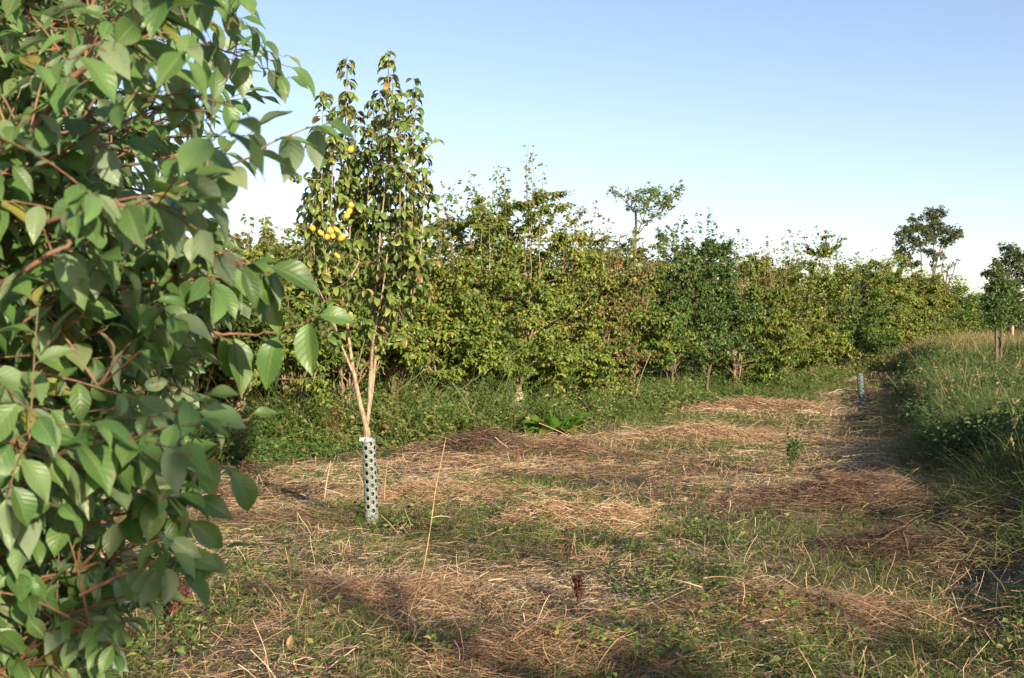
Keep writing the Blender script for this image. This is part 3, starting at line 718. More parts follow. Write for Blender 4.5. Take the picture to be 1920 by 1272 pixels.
def bush(name, label, px, py_top, py_bot, half, d, ls, n, mat, seed, group=None):
    rng = np.random.default_rng(seed); cx = (px - 960) / F * d; z = float(gh(cx, d)); H = 1.6 - (py_top - 640) / F * d - z; R = half / F * d
    root = thing(name, label, 'bush', (cx, d, z), group)
    ns = 16; a = rng.random(ns) * 2 * pi; rr = R * rng.random(ns) ** .6 * .85; b = np.array([cx, d, z])
    e = b + np.stack([np.cos(a) * rr, np.sin(a) * rr, H * rng.uniform(.55, .9, ns) * np.sqrt(np.maximum(.15, 1 - (rr / R) ** 2))], -1)
    st = bez(b + rng.normal(0, .08 * R, (ns, 3)) * [1, 1, 0], b + (e - b) * [.5, .5, .7], e, 7)
    v, f = tubes(st, np.linspace(.03, .008, 7)[None] * np.ones((ns, 1)), 4); build('trunk', [(v, f, None)], M['hedge_bark_dark'], root)
    ncl = 90; dr = rdir(rng, ncl, 0, 1); sc = rng.uniform(.55, 1.0, ncl)[:, None]
    lump = (.8 + .4 * rng.random(ncl))[:, None]
    cc = b + dr * sc * lump * np.array([R, R, H * .95]); cc[:, 2] = np.maximum(cc[:, 2], z + .1 * H)
    k = rng.integers(0, ncl, n); pos = cc[k] + rng.normal(0, .13 * R, (n, 3)); pos[:, 2] = np.maximum(pos[:, 2], z + .05)
    lv = leaves(L_SMALL, pos, rdir(rng, n, -.5, .7), np.array([0, -.3, 1]) + rng.normal(0, .6, (n, 3)), ls * rng.uniform(.6, 1.2, n), .5, rng, rnd=np.clip(rng.random(ncl)[k] * .6 + .4 * rng.random(n), 0, 1), autumn=(rng.random(n) < .04) * .8)
    build('crown', [lv], mat, root, smooth=False)
bush('bush', "rounded olive bush below the airy tall tree at the end of the hedge", 1790, 512, 620, 46, 62, .2, 9000, M['hedge'], 61)
bush('bush', "dark low bush in the gap between hedge end and right-hand tree", 1832, 545, 620, 40, 68, .2, 6000, M['hedge_dark'], 62)
bush('bush', "grey-green bramble mound in front of the dark low bush", 1812, 582, 640, 36, 50, .14, 6000, M['hedge'], 63)
bush('bush', "small rusty-red bush at the foot of the hedge's far end", 1776, 605, 650, 24, 43, .11, 4200, M['hedge_red'], 64)
bush('bush', "dim bush behind the young tree near the right edge", 1905, 560, 640, 44, 60, .2, 6000, M['far_leaf'], 65)
lobe_tree('dark_tree', "dark windswept tree behind the staked young tree at the right edge", 48,
          [[(1896, 600), (1898, 540), (1894, 500), (1890, 470)], [(1900, 580), (1910, 530), (1925, 490)], [(1896, 570), (1882, 540), (1866, 520)], [(1900, 560), (1930, 540), (1960, 520)]],
          [(1884, 468, 8), (1896, 470, 10), (1908, 478, 12), (1890, 486, 13), (1902, 496, 14), (1920, 486, 14), (1876, 500, 9), (1862, 520, 8), (1872, 528, 10), (1886, 512, 13), (1920, 510, 14), (1940, 500, 16),
           (1955, 520, 16), (1850, 518, 5), (1866, 490, 4), (1935, 530, 16), (1906, 525, 13), (1886, 535, 12)],
          .17, 1.1, M['far_leaf'], M['hedge_bark_dark'], 55, spread=.8)
lobe_tree('young_tree', "staked young tree with a leaning forked stem near the right edge", 30,
          [[(1876, 658), (1876, 636), (1881, 615), (1888, 590)], [(1875, 645), (1868, 632), (1866, 600), (1866, 560)], [(1878, 620), (1874, 580), (1870, 530), (1868, 500)]],
          [(1864, 515, 13), (1870, 535, 17), (1856, 545, 12), (1878, 560, 19), (1860, 568, 17), (1886, 585, 18), (1868, 592, 18), (1858, 600, 12), (1878, 608, 13), (1898, 575, 16), (1868, 500, 9), (1906, 560, 14),
           (1864, 608, 10), (1890, 600, 13), (1908, 590, 13), (1882, 540, 15), (1852, 580, 9), (1905, 540, 10)],
          .10, 1.5, M['hedge_dark'], M['hedge_bark_dark'], 56, spread=.35)
def post(name, label, px, py0, py1, d, r, mat):
    b = P(px, py0, d); b[2] = min(b[2], float(gh(b[0], d)) - .1); t = P(px, py1, d); root = thing(name, label, 'post', b)
    h = t[2] - b[2]; p = np.array([b, b + (0, 0, h * .5), t - (0, 0, r * .5), t]); v, f = tubes(p[None], np.array([[r, r, r, r * .7]]), 10)
    build('shaft', [(v, f, None)], mat, root)
    cc = np.vstack([t[None], v[-10:]]); v2 = cc + np.array([0, 0, .0]); v2[0, 2] += r * .25
    f2 = np.array([(0, 1 + k, 1 + (k + 1) % 10) for k in range(10)]); build('cap', [(v2, f2, None)], mat, root)
post('stake', "dark wooden stake beside the young tree's stem near the right edge", 1868, 668, 618, 29.6, .04, M['hedge_bark_dark'])
post('post', "short orange-brown wooden post in the dry grass behind the young tree", 1898, 628, 610, 44, .07, M['wood_red'])

# ------------------------------------------------------------------ the near shrub
def shrub():
    rng = np.random.default_rng(21)
    base = np.array([-1.95, 2.7, 0]); base[2] = float(gh(base[0], base[1]))
    root = thing('leafy_shrub', "big shrub with drooping oval leaves and reddish twigs filling the left foreground", 'shrub', base)
    edge_y = [-300, 0, 60, 130, 200, 260, 330, 420, 480, 540, 620, 700, 760, 820, 900, 980, 1040, 1100, 1180, 1272, 1500]
    edge_x = [470, 480, 510, 545, 500, 440, 430, 450, 520, 550, 470, 400, 400, 410, 380, 400, 420, 380, 300, 240, 180]
    fill_y = [-300, 0, 130, 250, 330, 420, 500, 600, 700, 800, 900, 1000, 1100, 1200, 1272, 1500]
    fill_x = [400, 430, 500, 440, 400, 470, 535, 520, 400, 370, 350, 370, 340, 260, 220, 160]
    def proj(p): return 960 + p[..., 0] / p[..., 1] * F, 640 - (p[..., 2] - 1.6) / p[..., 1] * F
    def leaf_set(pts, spacing, size, rng, keep=True, droop=.42, start=.12):
        """alternate leaves along a polyline"""
        seg = np.linalg.norm(np.diff(pts, axis=0), axis=1); L = seg.sum(); m = max(3, int(L * (1 - start) / spacing))
        u = start + (1 - start) * (np.arange(m) + .5 + rng.uniform(-.3, .3, m)) / m; u = np.append(u, 1.0)
        s = np.concatenate([[0], np.cumsum(seg)]) / L
        pos = np.stack([np.interp(u, s, pts[:, k]) for k in range(3)], -1)
        tg = nrm(np.stack([np.interp(np.minimum(u + .03, 1), s, pts[:, k]) - np.interp(np.maximum(u - .03, 0), s, pts[:, k]) for k in range(3)], -1))
        n = len(u); sd = nrm(np.cross(tg, [0, 0, 1.])) * np.where(np.arange(n) % 2, 1, -1)[:, None]
        yd = tg * rng.uniform(.15, .7, n)[:, None] + sd * rng.uniform(.35, .9, n)[:, None] + np.array([0, 0, -1]) * (droop + rng.uniform(-.35, .5, n))[:, None] + rng.normal(0, .12, (n, 3))
        yd[-1] = tg[-1] + (0, 0, -.3)
        zd = np.array([.1, -.35, 1.0]) + rng.normal(0, .38, (n, 3))
        return pos, nrm(yd), zd, size * rng.uniform(.55, 1.15, n)
    def make_leaves(sets, pet=True):
        pos = np.concatenate([s[0] for s in sets]); yd = np.concatenate([s[1] for s in sets]); zd = np.concatenate([s[2] for s in sets]); sz = np.concatenate([s[3] for s in sets]); n = len(pos)
        p2 = pos + yd * (.12 * sz)[:, None] + np.array([0, 0, .006])
        yellow = np.clip(rng.beta(1.6, 1.9, n), 0, .92); k = rng.random(n) < .045; yellow[k] = rng.uniform(.93, 1, k.sum())
        au = (rng.random(n) < .006) * rng.uniform(.3, .7, n)
        lv = leaves(L_HERO, p2, yd, zd, sz, rng.uniform(.15, 1.0, n), rng, fold=.38, wave=.022, rnd=yellow, autumn=au, wid=rng.uniform(.68, 1.0, n))
        pt = tubes(np.stack([pos, (pos + p2) / 2 + (0, 0, .002), p2], 1), np.full((n, 3), .0013), 4)
        return lv, (pt[0], pt[1], None)
    heroes = [
        ([(-160, 640, 1.95), (30, 512, 1.75), (130, 465, 1.75), (180, 430, 1.78), (230, 402, 1.8), (350, 350, 1.88), (430, 315, 1.95), (520, 264, 2.02), (605, 240, 2.1)], .0048, .10, .034, .5),
        ([(-60, 960, 1.9), (85, 898, 1.8), (160, 872, 1.8), (225, 840, 1.8), (285, 818, 1.82), (340, 776, 1.85), (358, 764, 1.87)], .0046, .098, .04, .4),
        ([(200, 560, 2.7), (340, 618, 2.7), (400, 628, 2.7), (480, 632, 2.7), (540, 622, 2.68), (592, 600, 2.65)], .0055, .135, .05, .2),
        ([(30, 420, 2.1), (65, 275, 2.1), (105, 205, 2.1), (150, 138, 2.1), (165, 65, 2.1), (178, 0, 2.1), (195, -90, 2.1)], .0065, .085, .07, .3),
        ([(60, 250, 1.8), (150, 140, 1.72), (215, 92, 1.7), (260, 78, 1.7), (300, 30, 1.7), (345, -20, 1.7), (420, -80, 1.7)], .006, .105, .05, .3),
        ([(10, 800, 2.0), (45, 740, 1.95), (75, 690, 1.95), (105, 645, 1.95), (150, 590, 1.9), (165, 565, 1.9)], .0055, .09, .055, .3),
        ([(150, 330, 3.0), (250, 285, 3.0), (340, 236, 3.0), (410, 175, 3.0), (465, 110, 3.0), (540, 130, 3.0)], .005, .10, .06, .3),
        ([(150, 1120, 2.0), (250, 1070, 2.0), (320, 1055, 2.0), (380, 1050, 2.0), (410, 1044, 2.0)], .004, .095, .06, .3),
        ([(20, 640, 2.3), (15, 700, 2.2), (10, 780, 2.15), (22, 560, 2.3)][:3], .005, .095, .06, .3),
        ([(120, 560, 2.2), (240, 540, 2.2), (340, 530, 2.2), (440, 520, 2.2), (500, 505, 2.2)], .005, .105, .055, .3),
        ([(110, 720, 2.4), (230, 745, 2.4), (330, 800, 2.4), (420, 800, 2.4), (470, 790, 2.4)], .004, .095, .12, .3),
        ([(120, 1010, 2.1), (230, 970, 2.1), (300, 955, 2.1), (360, 930, 2.1)], .004, .095, .055, .3),
        ([(120, 480, 2.3), (250, 455, 2.25), (350, 465, 2.2), (440, 490, 2.2), (510, 525, 2.2)], .0042, .086, .04, .3),
        ([(100, 660, 2.5), (250, 640, 2.45), (370, 575, 2.4), (460, 555, 2.4), (530, 570, 2.4)], .004, .10, .045, .3),
        ([(160, 90, 2.6), (300, 70, 2.6), (400, 95, 2.6), (480, 120, 2.6), (535, 155, 2.6)], .004, .095, .045, .3),
        ([(200, 320, 2.4), (320, 300, 2.4), (400, 285, 2.4), (470, 250, 2.4)], .004, .10, .045, .3),
        ([(150, 850, 2.3), (280, 850, 2.3), (370, 860, 2.3), (430, 885, 2.3)], .004, .10, .045, .3),
        ([(90, 420, 1.6), (170, 395, 1.55), (260, 385, 1.5), (340, 395, 1.5)], .004, .082, .04, .3),
        ([(-60, 800, 1.7), (20, 830, 1.68), (90, 850, 1.65)], .004, .115, .06, .3),
        ([(260, -60, 2.5), (330, -20, 2.5), (400, 20, 2.5), (450, 10, 2.5), (480, -20, 2.5)], .004, .10, .07, .3),
    ]
    for k, (L, r0, size, sp, st_) in enumerate(heroes):
        pts = spline([P(*q) for q in L], 26); pts[3:] += rng.normal(0, .003, pts[3:].shape)
        v, f = tubes(pts[None], np.linspace(r0, r0 * .28, 26)[None], 7)
        b = build('branch', [(v, f, None)], M['shrub_twig'], root)
        sets = [leaf_set(pts, sp, size, rng, start=.1, droop=1.3 if k == 2 else .42)]
        tw = []
        for j in range(int(9 if k not in (2, 9) else 2)):             # short side twigs
            i = rng.integers(5, 22); t = nrm(pts[i + 1] - pts[i]); o = nrm(t + .8 * rdir(rng, 1, -.7, .6)[0]); e = pts[i] + o * rng.uniform(.10, .22)
            x_, y_ = proj(e)
            if x_ > np.interp(y_, edge_y, edge_x): continue
            q = spline([pts[i], (pts[i] + e) / 2 + (0, 0, .012), e], 7); tw.append(q); sets.append(leaf_set(q, sp * .8, size * .85, rng, start=.2))
        lv, pt = make_leaves(sets); pp = [lv, pt]
        build('foliage', pp, M['shrub'], b, origin=base)
        if tw:
            v, f = tubes(np.array(tw), np.linspace(r0 * .4, r0 * .2, 7)[None] * np.ones((len(tw), 1)), 5); build('twig', [(v, f, None)], M['shrub_twig'], b, origin=base)
    # the body of the shrub
    ends = []
    while len(ends) < 205:
        py = rng.uniform(-220, 1330); px = rng.uniform(-340, np.interp(py, fill_y, fill_x)); d = rng.uniform(1.7, 4.4)
        if py > 1000: d = rng.uniform(1.9, 3.0)
        ends.append(P(px, py, d))
    ends = np.array(ends); ends[:, 2] = np.maximum(ends[:, 2], .35); n = len(ends)
    b0 = base + rng.normal(0, .16, (n, 3)) * [1, 1, 0]; b0[:, 2] = base[2] - .05
    mid = b0 + (ends - b0) * np.array([.35, .35, 0]); mid[:, 2] = np.maximum(ends[:, 2] * rng.uniform(.75, 1.15, n), .4)
    st = bez(b0, mid, ends, 16); st[:, 2:] += rng.normal(0, .012, st[:, 2:].shape)
    v, f = tubes(st, np.linspace(.010, .0018, 16)[None] * np.ones((n, 1)), 6)
    build('stem', [(v, f, None)], M['shrub_twig'], root)
    sets = []; tws = []
    for s in st:
        seg = np.linalg.norm(np.diff(s, axis=0), axis=1).sum()
        for j in range(int(seg / .08)):
            i = rng.integers(5, 15); t = nrm(s[min(i + 1, 15)] - s[i]); o = nrm(t * .7 + rdir(rng, 1, -.5, .7)[0]); e = s[i] + o * rng.uniform(.14, .36)
            x_, y_ = proj(e)
            if e[1] < 1.25 or x_ > np.interp(y_, fill_y, fill_x): continue
            if y_ < 330 and 190 < x_ and rng.random() < .42: continue          # the open top, where the sky shows
            q = spline([s[i], (s[i] + e) / 2 + (0, 0, .02), e], 7); tws.append(q); sets.append(leaf_set(q, .040, .078, rng, start=.12))
    tws = np.array(tws)
    v, f = tubes(tws, np.linspace(.003, .0014, 7)[None] * np.ones((len(tws), 1)), 4); build('twig', [(v, f, None)], M['shrub_twig'], root)
    keep = []
    for s in sets:
        tip = s[0] + s[1] * s[3][:, None]; x_, y_ = proj(tip); k = (x_ < np.interp(y_, edge_y, edge_x)) & (s[0][:, 1] > 1.2) & (tip[:, 1] > 1.2) & (tip[:, 2] > .05)
        if k.any(): keep.append(tuple(a[k] for a in s))
    lv, pt = make_leaves(keep); build('crown', [lv, pt], M['shrub'], root)
shrub()

# ------------------------------------------------------------------ ground cover
def scatter(n, rng, y0, y1, power=1.0):
    """points over the view wedge, denser near the camera"""
    u = rng.random(n); e = 2 - power
    y = (y0 ** e + u * (y1 ** e - y0 ** e)) ** (1 / e)
    x = (rng.random(n) * 2 - 1) * (.50 * y + .5)
    return x, y
def regions(x, y):
    hs = hedge_side(x, y)                                        # negative in front of the row
    weeds = sstep(-2.9, -1.9, hs + 3.4 * (fbm(x * .55, y * .55, 31, 4) - .5) - .5 * sstep(3, 8, x))
    bank = sstep(-.1, .7, x - bank_edge(y)) * (y > 6)
    return weeds, bank
def patch(x, y): return fbm(x * .55 + 4, y * .55, 40, 4)          # >.5 green, <.5 hay

# cut hay lying over the clearing
rng = np.random.default_rng(77)
N = 330000; x, y = scatter(N, rng, 4.6, 40, 1.15)
wd, bk = regions(x, y); pm = patch(x, y)
dens = (1 - .93 * wd) * (1 - .8 * bk) * np.clip(1.2 - 1.2 * sstep(.42, .56, pm), .28, 1)
k = rng.random(N) < dens; x, y, pm = x[k], y[k], pm[k]; N = len(x)
tone = fbm(x * .9, y * .9, 55, 4)
ang = 5.5 * (fbm(x * .35, y * .35, 60, 2) - .5) + .35 + rng.normal(0, 1.05, N)
ln = rng.gamma(3, .038, N) * (.8 + .6 * (y > 12)); w = np.maximum(.0022, .0003 * y) * rng.uniform(.6, 1.6, N)
pit = np.abs(rng.normal(.05, .30, N)); dirv = np.stack([np.cos(ang), np.sin(ang), pit], -1)
z = gh(x, y) + rng.exponential(.022, N)
bend = np.stack([-np.sin(ang), np.cos(ang), 0 * ang], -1) * rng.normal(0, .22, N)[:, None] + np.array([0, 0, -1]) * (pit * .8 + rng.random(N) * .08)[:, None]
side = np.cross(dirv, np.array([0, 0, 1.]) + rng.normal(0, .7, (N, 3)))
cl = np.clip(.5 + 1.5 * (tone - .47) + rng.normal(0, .24, N), 0, 1)
cutv = ribbons(np.stack([x, y, z], -1), dirv, ln, w, bend, side, rng, 3, False, rnd=cl, kink=.02)
# upright stubble and dead flowering stems
N = 42000; x, y = scatter(N, rng, 4.6, 34, 1.1); wd, bk = regions(x, y)
k = rng.random(N) < (1 - .7 * bk) * (1 - .8 * wd) * sstep(.35, .62, fbm(x * 1.1, y * 1.1, 66, 4)); x, y = x[k], y[k]; N = len(x)
d0 = nrm(rdir(rng, N, .3, 1.0) * [1, 1, 1.3]); ln = rng.gamma(3, .032, N)
stv = ribbons(np.stack([x, y, gh(x, y)], -1), d0, ln, np.maximum(.0028, .0003 * y) * rng.uniform(.7, 1.5, N), rdir(rng, N, -.5, .2) * rng.uniform(0, .5, N)[:, None], np.cross(d0, rdir(rng, N, -.3, .3)), rng, 3, False, rnd=np.clip(rng.normal(.62, .24, N), 0, 1), kink=.02)
tag(build('cut_hay', [cutv, stv], M['straw'], smooth=False), "matted cut hay and dead stalks lying over the clearing", 'hay', kind='stuff')

gb0 = P(698, 994, 9.1)
# short green regrowth
N = 520000; x, y = scatter(N, rng, 4.6, 46, 1.15)
wd, bk = regions(x, y); pm = patch(x, y); fine = fbm(x * 3.1, y * 3.1, 44, 2)
dens = np.maximum(np.clip(.22 + 1.1 * sstep(.41, .55, pm), 0, 1) * sstep(.30, .52, fine), .30 * wd * (x > 2)) * (1 - .5 * bk) * (1 - .6 * wd * (x < 2))
k = rng.random(N) < dens; x, y = x[k], y[k]; wd = wd[k]; N = len(x)
d0 = nrm(rdir(rng, N, .35, 1.0) * [1, 1, 1.2]); ln = rng.gamma(4, .026, N) * (.8 + .9 * wd * (x > 2)); w = np.maximum(.0032, .00036 * y) * rng.uniform(.7, 1.6, N)
b = rdir(rng, N, -.6, .1) * rng.uniform(.1, .8, N)[:, None]
side = np.cross(d0, rdir(rng, N, -.3, .3))
cl = np.clip(rng.random(N) * .8 + .3 * (fbm(x * 1.2, y * 1.2, 48, 2) - .4), 0, 1)
gv = ribbons(np.stack([x, y, gh(x, y) - .005], -1), d0, ln, w, b, side, rng, 3, True, rnd=cl, g=(rng.random(N) < .16) * rng.uniform(.4, 1, N))
# tufts of fresh grass
nt_ = 1500; tx, ty = scatter(nt_, rng, 4.7, 26, 1.1); wd, bk = regions(tx, ty); k = (rng.random(nt_) < sstep(.40, .56, fbm(tx * .8 + 3, ty * .8, 47, 3))) & (bk < .5) & (wd < .5); tx, ty = tx[k], ty[k]
tx = np.concatenate([tx, gb0[0] + rng.normal(0, .09, 14)]); ty = np.concatenate([ty, gb0[1] + rng.normal(-.05, .08, 14)])
m = 34; N = len(tx) * m; sz = np.repeat(rng.uniform(.5, 1.25, len(tx)), m); x = np.repeat(tx, m) + rng.normal(0, .045, N) * sz; y = np.repeat(ty, m) + rng.normal(0, .045, N) * sz
d0 = nrm(rdir(rng, N, .6, 1.0) * [1, 1, 1.2]); ln = rng.gamma(7, .021, N) * sz
tv = ribbons(np.stack([x, y, gh(x, y) - .005], -1), d0, ln, np.maximum(.0034, .00036 * y) * rng.uniform(.7, 1.4, N), rdir(rng, N, -.7, 0) * rng.uniform(.1, .7, N)[:, None], np.cross(d0, rdir(rng, N, -.3, .3)), rng, 4, True, rnd=np.clip(np.repeat(rng.random(len(tx)) * .6 + .15, m) + rng.normal(0, .15, N), 0, 1), g=(rng.random(N) < .12) * rng.uniform(.5, 1, N))
# little broad weeds between the blades
N = 26000; x, y = scatter(N, rng, 4.6, 30, 1.0); pm = patch(x + .7, y); wd, bk = regions(x, y)
left = sstep(-.5, -2.2, x) * sstep(9, 6, y)
k = rng.random(N) < np.maximum(sstep(.52, .64, pm) * (1 - bk) * .9, left * .9) * sstep(.42, .6, fbm(x * 2.4, y * 2.4, 91, 2)); x, y = x[k], y[k]; N = len(x); m = 5
pos = np.repeat(np.stack([x, y, gh(x, y)], -1), m, 0) + rng.normal(0, .03, (N * m, 3)); pos[:, 2] = np.abs(pos[:, 2] - gh(pos[:, 0], pos[:, 1])) + gh(pos[:, 0], pos[:, 1]) + rng.random(N * m) * .10
wl = leaves(L_SMALL, pos, rdir(rng, N * m, -.1, .8), np.array([0, -.2, 1]) + rng.normal(0, .4, (N * m, 3)), rng.uniform(.025, .06, N * m), .6, rng)
tag(build('grass', [gv, tv, wl], M['grass'], smooth=False), "short green grass and small weeds sprouting through the cut hay", 'grass', kind='stuff')

# sprawling weeds under the hedge
N = 13000; s = rng.random(N); pxs = 40 + 1760 * rng.random(N) ** 1.1; Yd = hedge_Y(pxs); off = -rng.random(N) ** 1.2 * 3.0 + 1.2
x = (pxs - 960) / F * Yd + off * (-1.32 / 1.656) ; y = Yd + off * (1 / 1.656)
wd, bk = regions(x, y); k = rng.random(N) < wd * (1 - .6 * sstep(30, 44, y)); x, y, off = x[k], y[k], off[k]; N = len(x)
hgt = (.10 + 1.15 * np.maximum(0, fbm(x * 1.0, y * 1.0, 70, 3) - .12)) * sstep(-3.2, -.9, hedge_side(x, y)) * rng.uniform(.7, 1.35, N) + .10
hgt = hgt * (.85 - .35 * sstep(-.5, 5, x)) * (.35 + 1.5 * sstep(.36, .66, fbm(x * .9 + 7, y * .9, 75, 3)))
z = gh(x, y); d0 = rdir(rng, N, .55, 1.0); b0 = np.stack([x, y, z], -1)
st = b0[:, None] + (d0 * hgt[:, None])[:, None] * np.linspace(0, 1, 4)[None, :, None] + (rdir(rng, N, -.5, 0) * (hgt * .35)[:, None])[:, None] * (np.linspace(0, 1, 4) ** 2)[None, :, None]
sv = tubes(st, np.full((N, 4), .003), 3)
m = 12; u = rng.random((N, m)) ** .7 * 3; ii = np.minimum(u.astype(int), 2); fr = (u - ii)[..., None]; r = np.arange(N)[:, None]
pos = (st[r, ii] * (1 - fr) + st[r, ii + 1] * fr).reshape(-1, 3); n = len(pos); lat = rdir(rng, n, -.2, .5); pos = pos + lat * .03
wt = np.clip(np.repeat(rng.random(N) * .35 + .5 + 1.6 * (fbm(x * .8, y * .8, 72, 3) - .6), m) + rng.normal(0, .16, n) + .05, 0, 1)
wl = leaves(L_SMALL, pos, nrm(lat + (0, 0, -.15)), np.array([.1, -.35, 1]) + rng.normal(0, .4, (n, 3)), rng.uniform(.035, .10, n) * np.repeat(rng.uniform(.6, 1.3, N), m), .7, rng, rnd=wt, autumn=(rng.random(n) < .03) * .8)
scv = np.zeros((len(sv[0]), 4)); scv[:, 0] = .7
k = rng.random(N) < .02; q0 = b0[k]; n2 = len(q0); hs_ = hgt[k] * rng.uniform(1.0, 1.9, n2)
dd = rdir(rng, n2, .6, 1.0); dst = ribbons(q0, dd, hs_, .012, rdir(rng, n2, -.4, .2) * (.3 * hs_)[:, None], np.cross(dd, rdir(rng, n2, -.2, .2)), rng, 4, False, rnd=rng.uniform(.9, 1, n2), g=rng.uniform(.1, .6, n2))
tag(build('undergrowth', [wl, dst, (sv[0], sv[1], scv)], M['weed'], smooth=False), "tangled green weeds and nettles growing along the foot of the hedge", 'undergrowth', kind='stuff')

# tall grass on the bank at the right and in the far field
def tall(N, y0, y1, hmul, rng, dry):
    y = rng.uniform(y0 ** .5, y1 ** .5, N) ** 2; xe = bank_edge(y); x = xe + rng.random(N) ** 1.0 * (.53 * y + 1.5 - xe)
    k = x > xe - .1; x, y = x[k], y[k]; n = len(x)
    cl = fbm(x * .8, y * .8, 80, 3); L = (.10 + 1.35 * fbm(x * 1.1, y * 1.1, 81, 4)) * hmul * rng.uniform(.6, 1.25, n) * (.55 + .45 * sstep(0, .9, x - bank_edge(y)))
    d0 = nrm(rdir(rng, n, .7, 1.0) + np.array([-.12, 0, .2])); b = rdir(rng, n, -.9, -.1) * rng.uniform(.05, .55, n)[:, None] + rng.normal(0, .12, (n, 3))
    w = np.maximum(.004, .00042 * y) * rng.uniform(.7, 1.7, n); side = np.cross(d0, rdir(rng, n, -.3, .3))
    g = (rng.random(n) < dry(x, y)) * rng.uniform(.5, 1, n)
    return ribbons(np.stack([x, y, gh(x, y) - .01], -1), d0, L, w, b, side, rng, 4, True, rnd=np.clip(.75 * rng.random(n) + .5 * (cl - .4), 0, 1), g=g)
t1 = tall(60000, 7.5, 22, .66, rng, lambda x, y: .08 + .4 * sstep(.48, .66, fbm(x, y, 82, 3)))
t2 = tall(70000, 20, 50, .66, rng, lambda x, y: .08 + .30 * sstep(.52, .66, fbm(x * .6, y * .6, 83, 3)) + .6 * sstep(31, 42, y))
n0 = 9500; y = rng.uniform(7.5, 34, n0); xe = bank_edge(y); x = xe + .15 + rng.random(n0) * (.5 * y - xe + .8); k = (fbm(x * .7, y * .7, 85, 2) > .43) & (x > xe); x, y = x[k], y[k]
m = 12; pos = np.repeat(np.stack([x, y, gh(x, y)], -1), m, 0); n = len(pos); pos[:, :2] += rng.normal(0, .06, (n, 2)); pos[:, 2] += rng.random(n) * np.repeat(.25 + .55 * fbm(x, y, 86, 2), m)
wl = leaves(L_SMALL, pos, rdir(rng, n, -.3, .6), np.array([.1, -.3, 1]) + rng.normal(0, .4, (n, 3)), rng.uniform(.04, .10, n), .6, rng, rnd=rng.random(n) * .8)
# dead curls hanging down the broken edge of the bank, and seed heads above it
n = 9000; y = rng.uniform(7, 26, n); xe = bank_edge(y); x = xe + rng.normal(.15, .35, n); d0 = rdir(rng, n, -.3, .8)
dc = ribbons(np.stack([x, y, gh(x, y) + rng.random(n) * .25], -1), d0, rng.gamma(4, .045, n), np.maximum(.0024, .00026 * y), rdir(rng, n, -1, -.2) * rng.uniform(.2, 1.1, n)[:, None], np.cross(d0, rdir(rng, n, -.4, .4)), rng, 5, False, g=rng.uniform(.2, .9, n), kink=.015)
n = 190; y = rng.uniform(8, 46, n); xe = bank_edge(y); x = xe + .2 + rng.random(n) * np.maximum(.5, .53 * y - xe); d0 = nrm(rdir(rng, n, .75, 1.0)); L = rng.uniform(.6, 1.15, n); bd = rdir(rng, n, -.4, .1) * rng.uniform(.05, .3, n)[:, None]
b_ = np.stack([x, y, gh(x, y)], -1); ss = ribbons(b_, d0, L, np.maximum(.003, .0003 * y), bd, np.cross(d0, rdir(rng, n, -.2, .2)), rng, 4, False, g=rng.uniform(.6, 1, n))
tipp = b_ + d0 * L[:, None] + bd * L[:, None]; m = 9; pos = np.repeat(tipp, m, 0) - np.repeat(d0, m, 0) * (rng.random((n * m, 1)) * .16); ld = nrm(np.repeat(d0, m, 0) + rdir(rng, n * m) * .7)
sh_ = leaves(L_SMALL, pos, ld, rdir(rng, n * m), rng.uniform(.02, .05, n * m), .2, rng, autumn=rng.uniform(.5, 1, n * m))
tag(build('tall_grass', [t1, t2, wl, dc, ss, sh_], M['tall_grass'], smooth=False), "uncut tall grass and weeds on the bank along the right side", 'grass', kind='stuff')
# far field beyond: pale dry grass
N = 60000; y = rng.uniform(36, 120, N); x = rng.uniform(-.1, .55, N) * y; k = (x > .30 * y); x, y = x[k], y[k]; N = len(x)
d0 = rdir(rng, N, .7, 1); fv = ribbons(np.stack([x, y, gh(x, y)], -1), d0, rng.uniform(.35, .8, N), .02 + .0004 * y, rdir(rng, N, -.8, 0) * .3, np.cross(d0, rdir(rng, N, -.3, .3)), rng, 3, True, g=(rng.random(N) < .75) * rng.uniform(.6, 1, N))
tag(build('dry_grass', [fv], M['tall_grass'], smooth=False), "pale dry grass of the field beyond the hedge end", 'grass', kind='stuff')

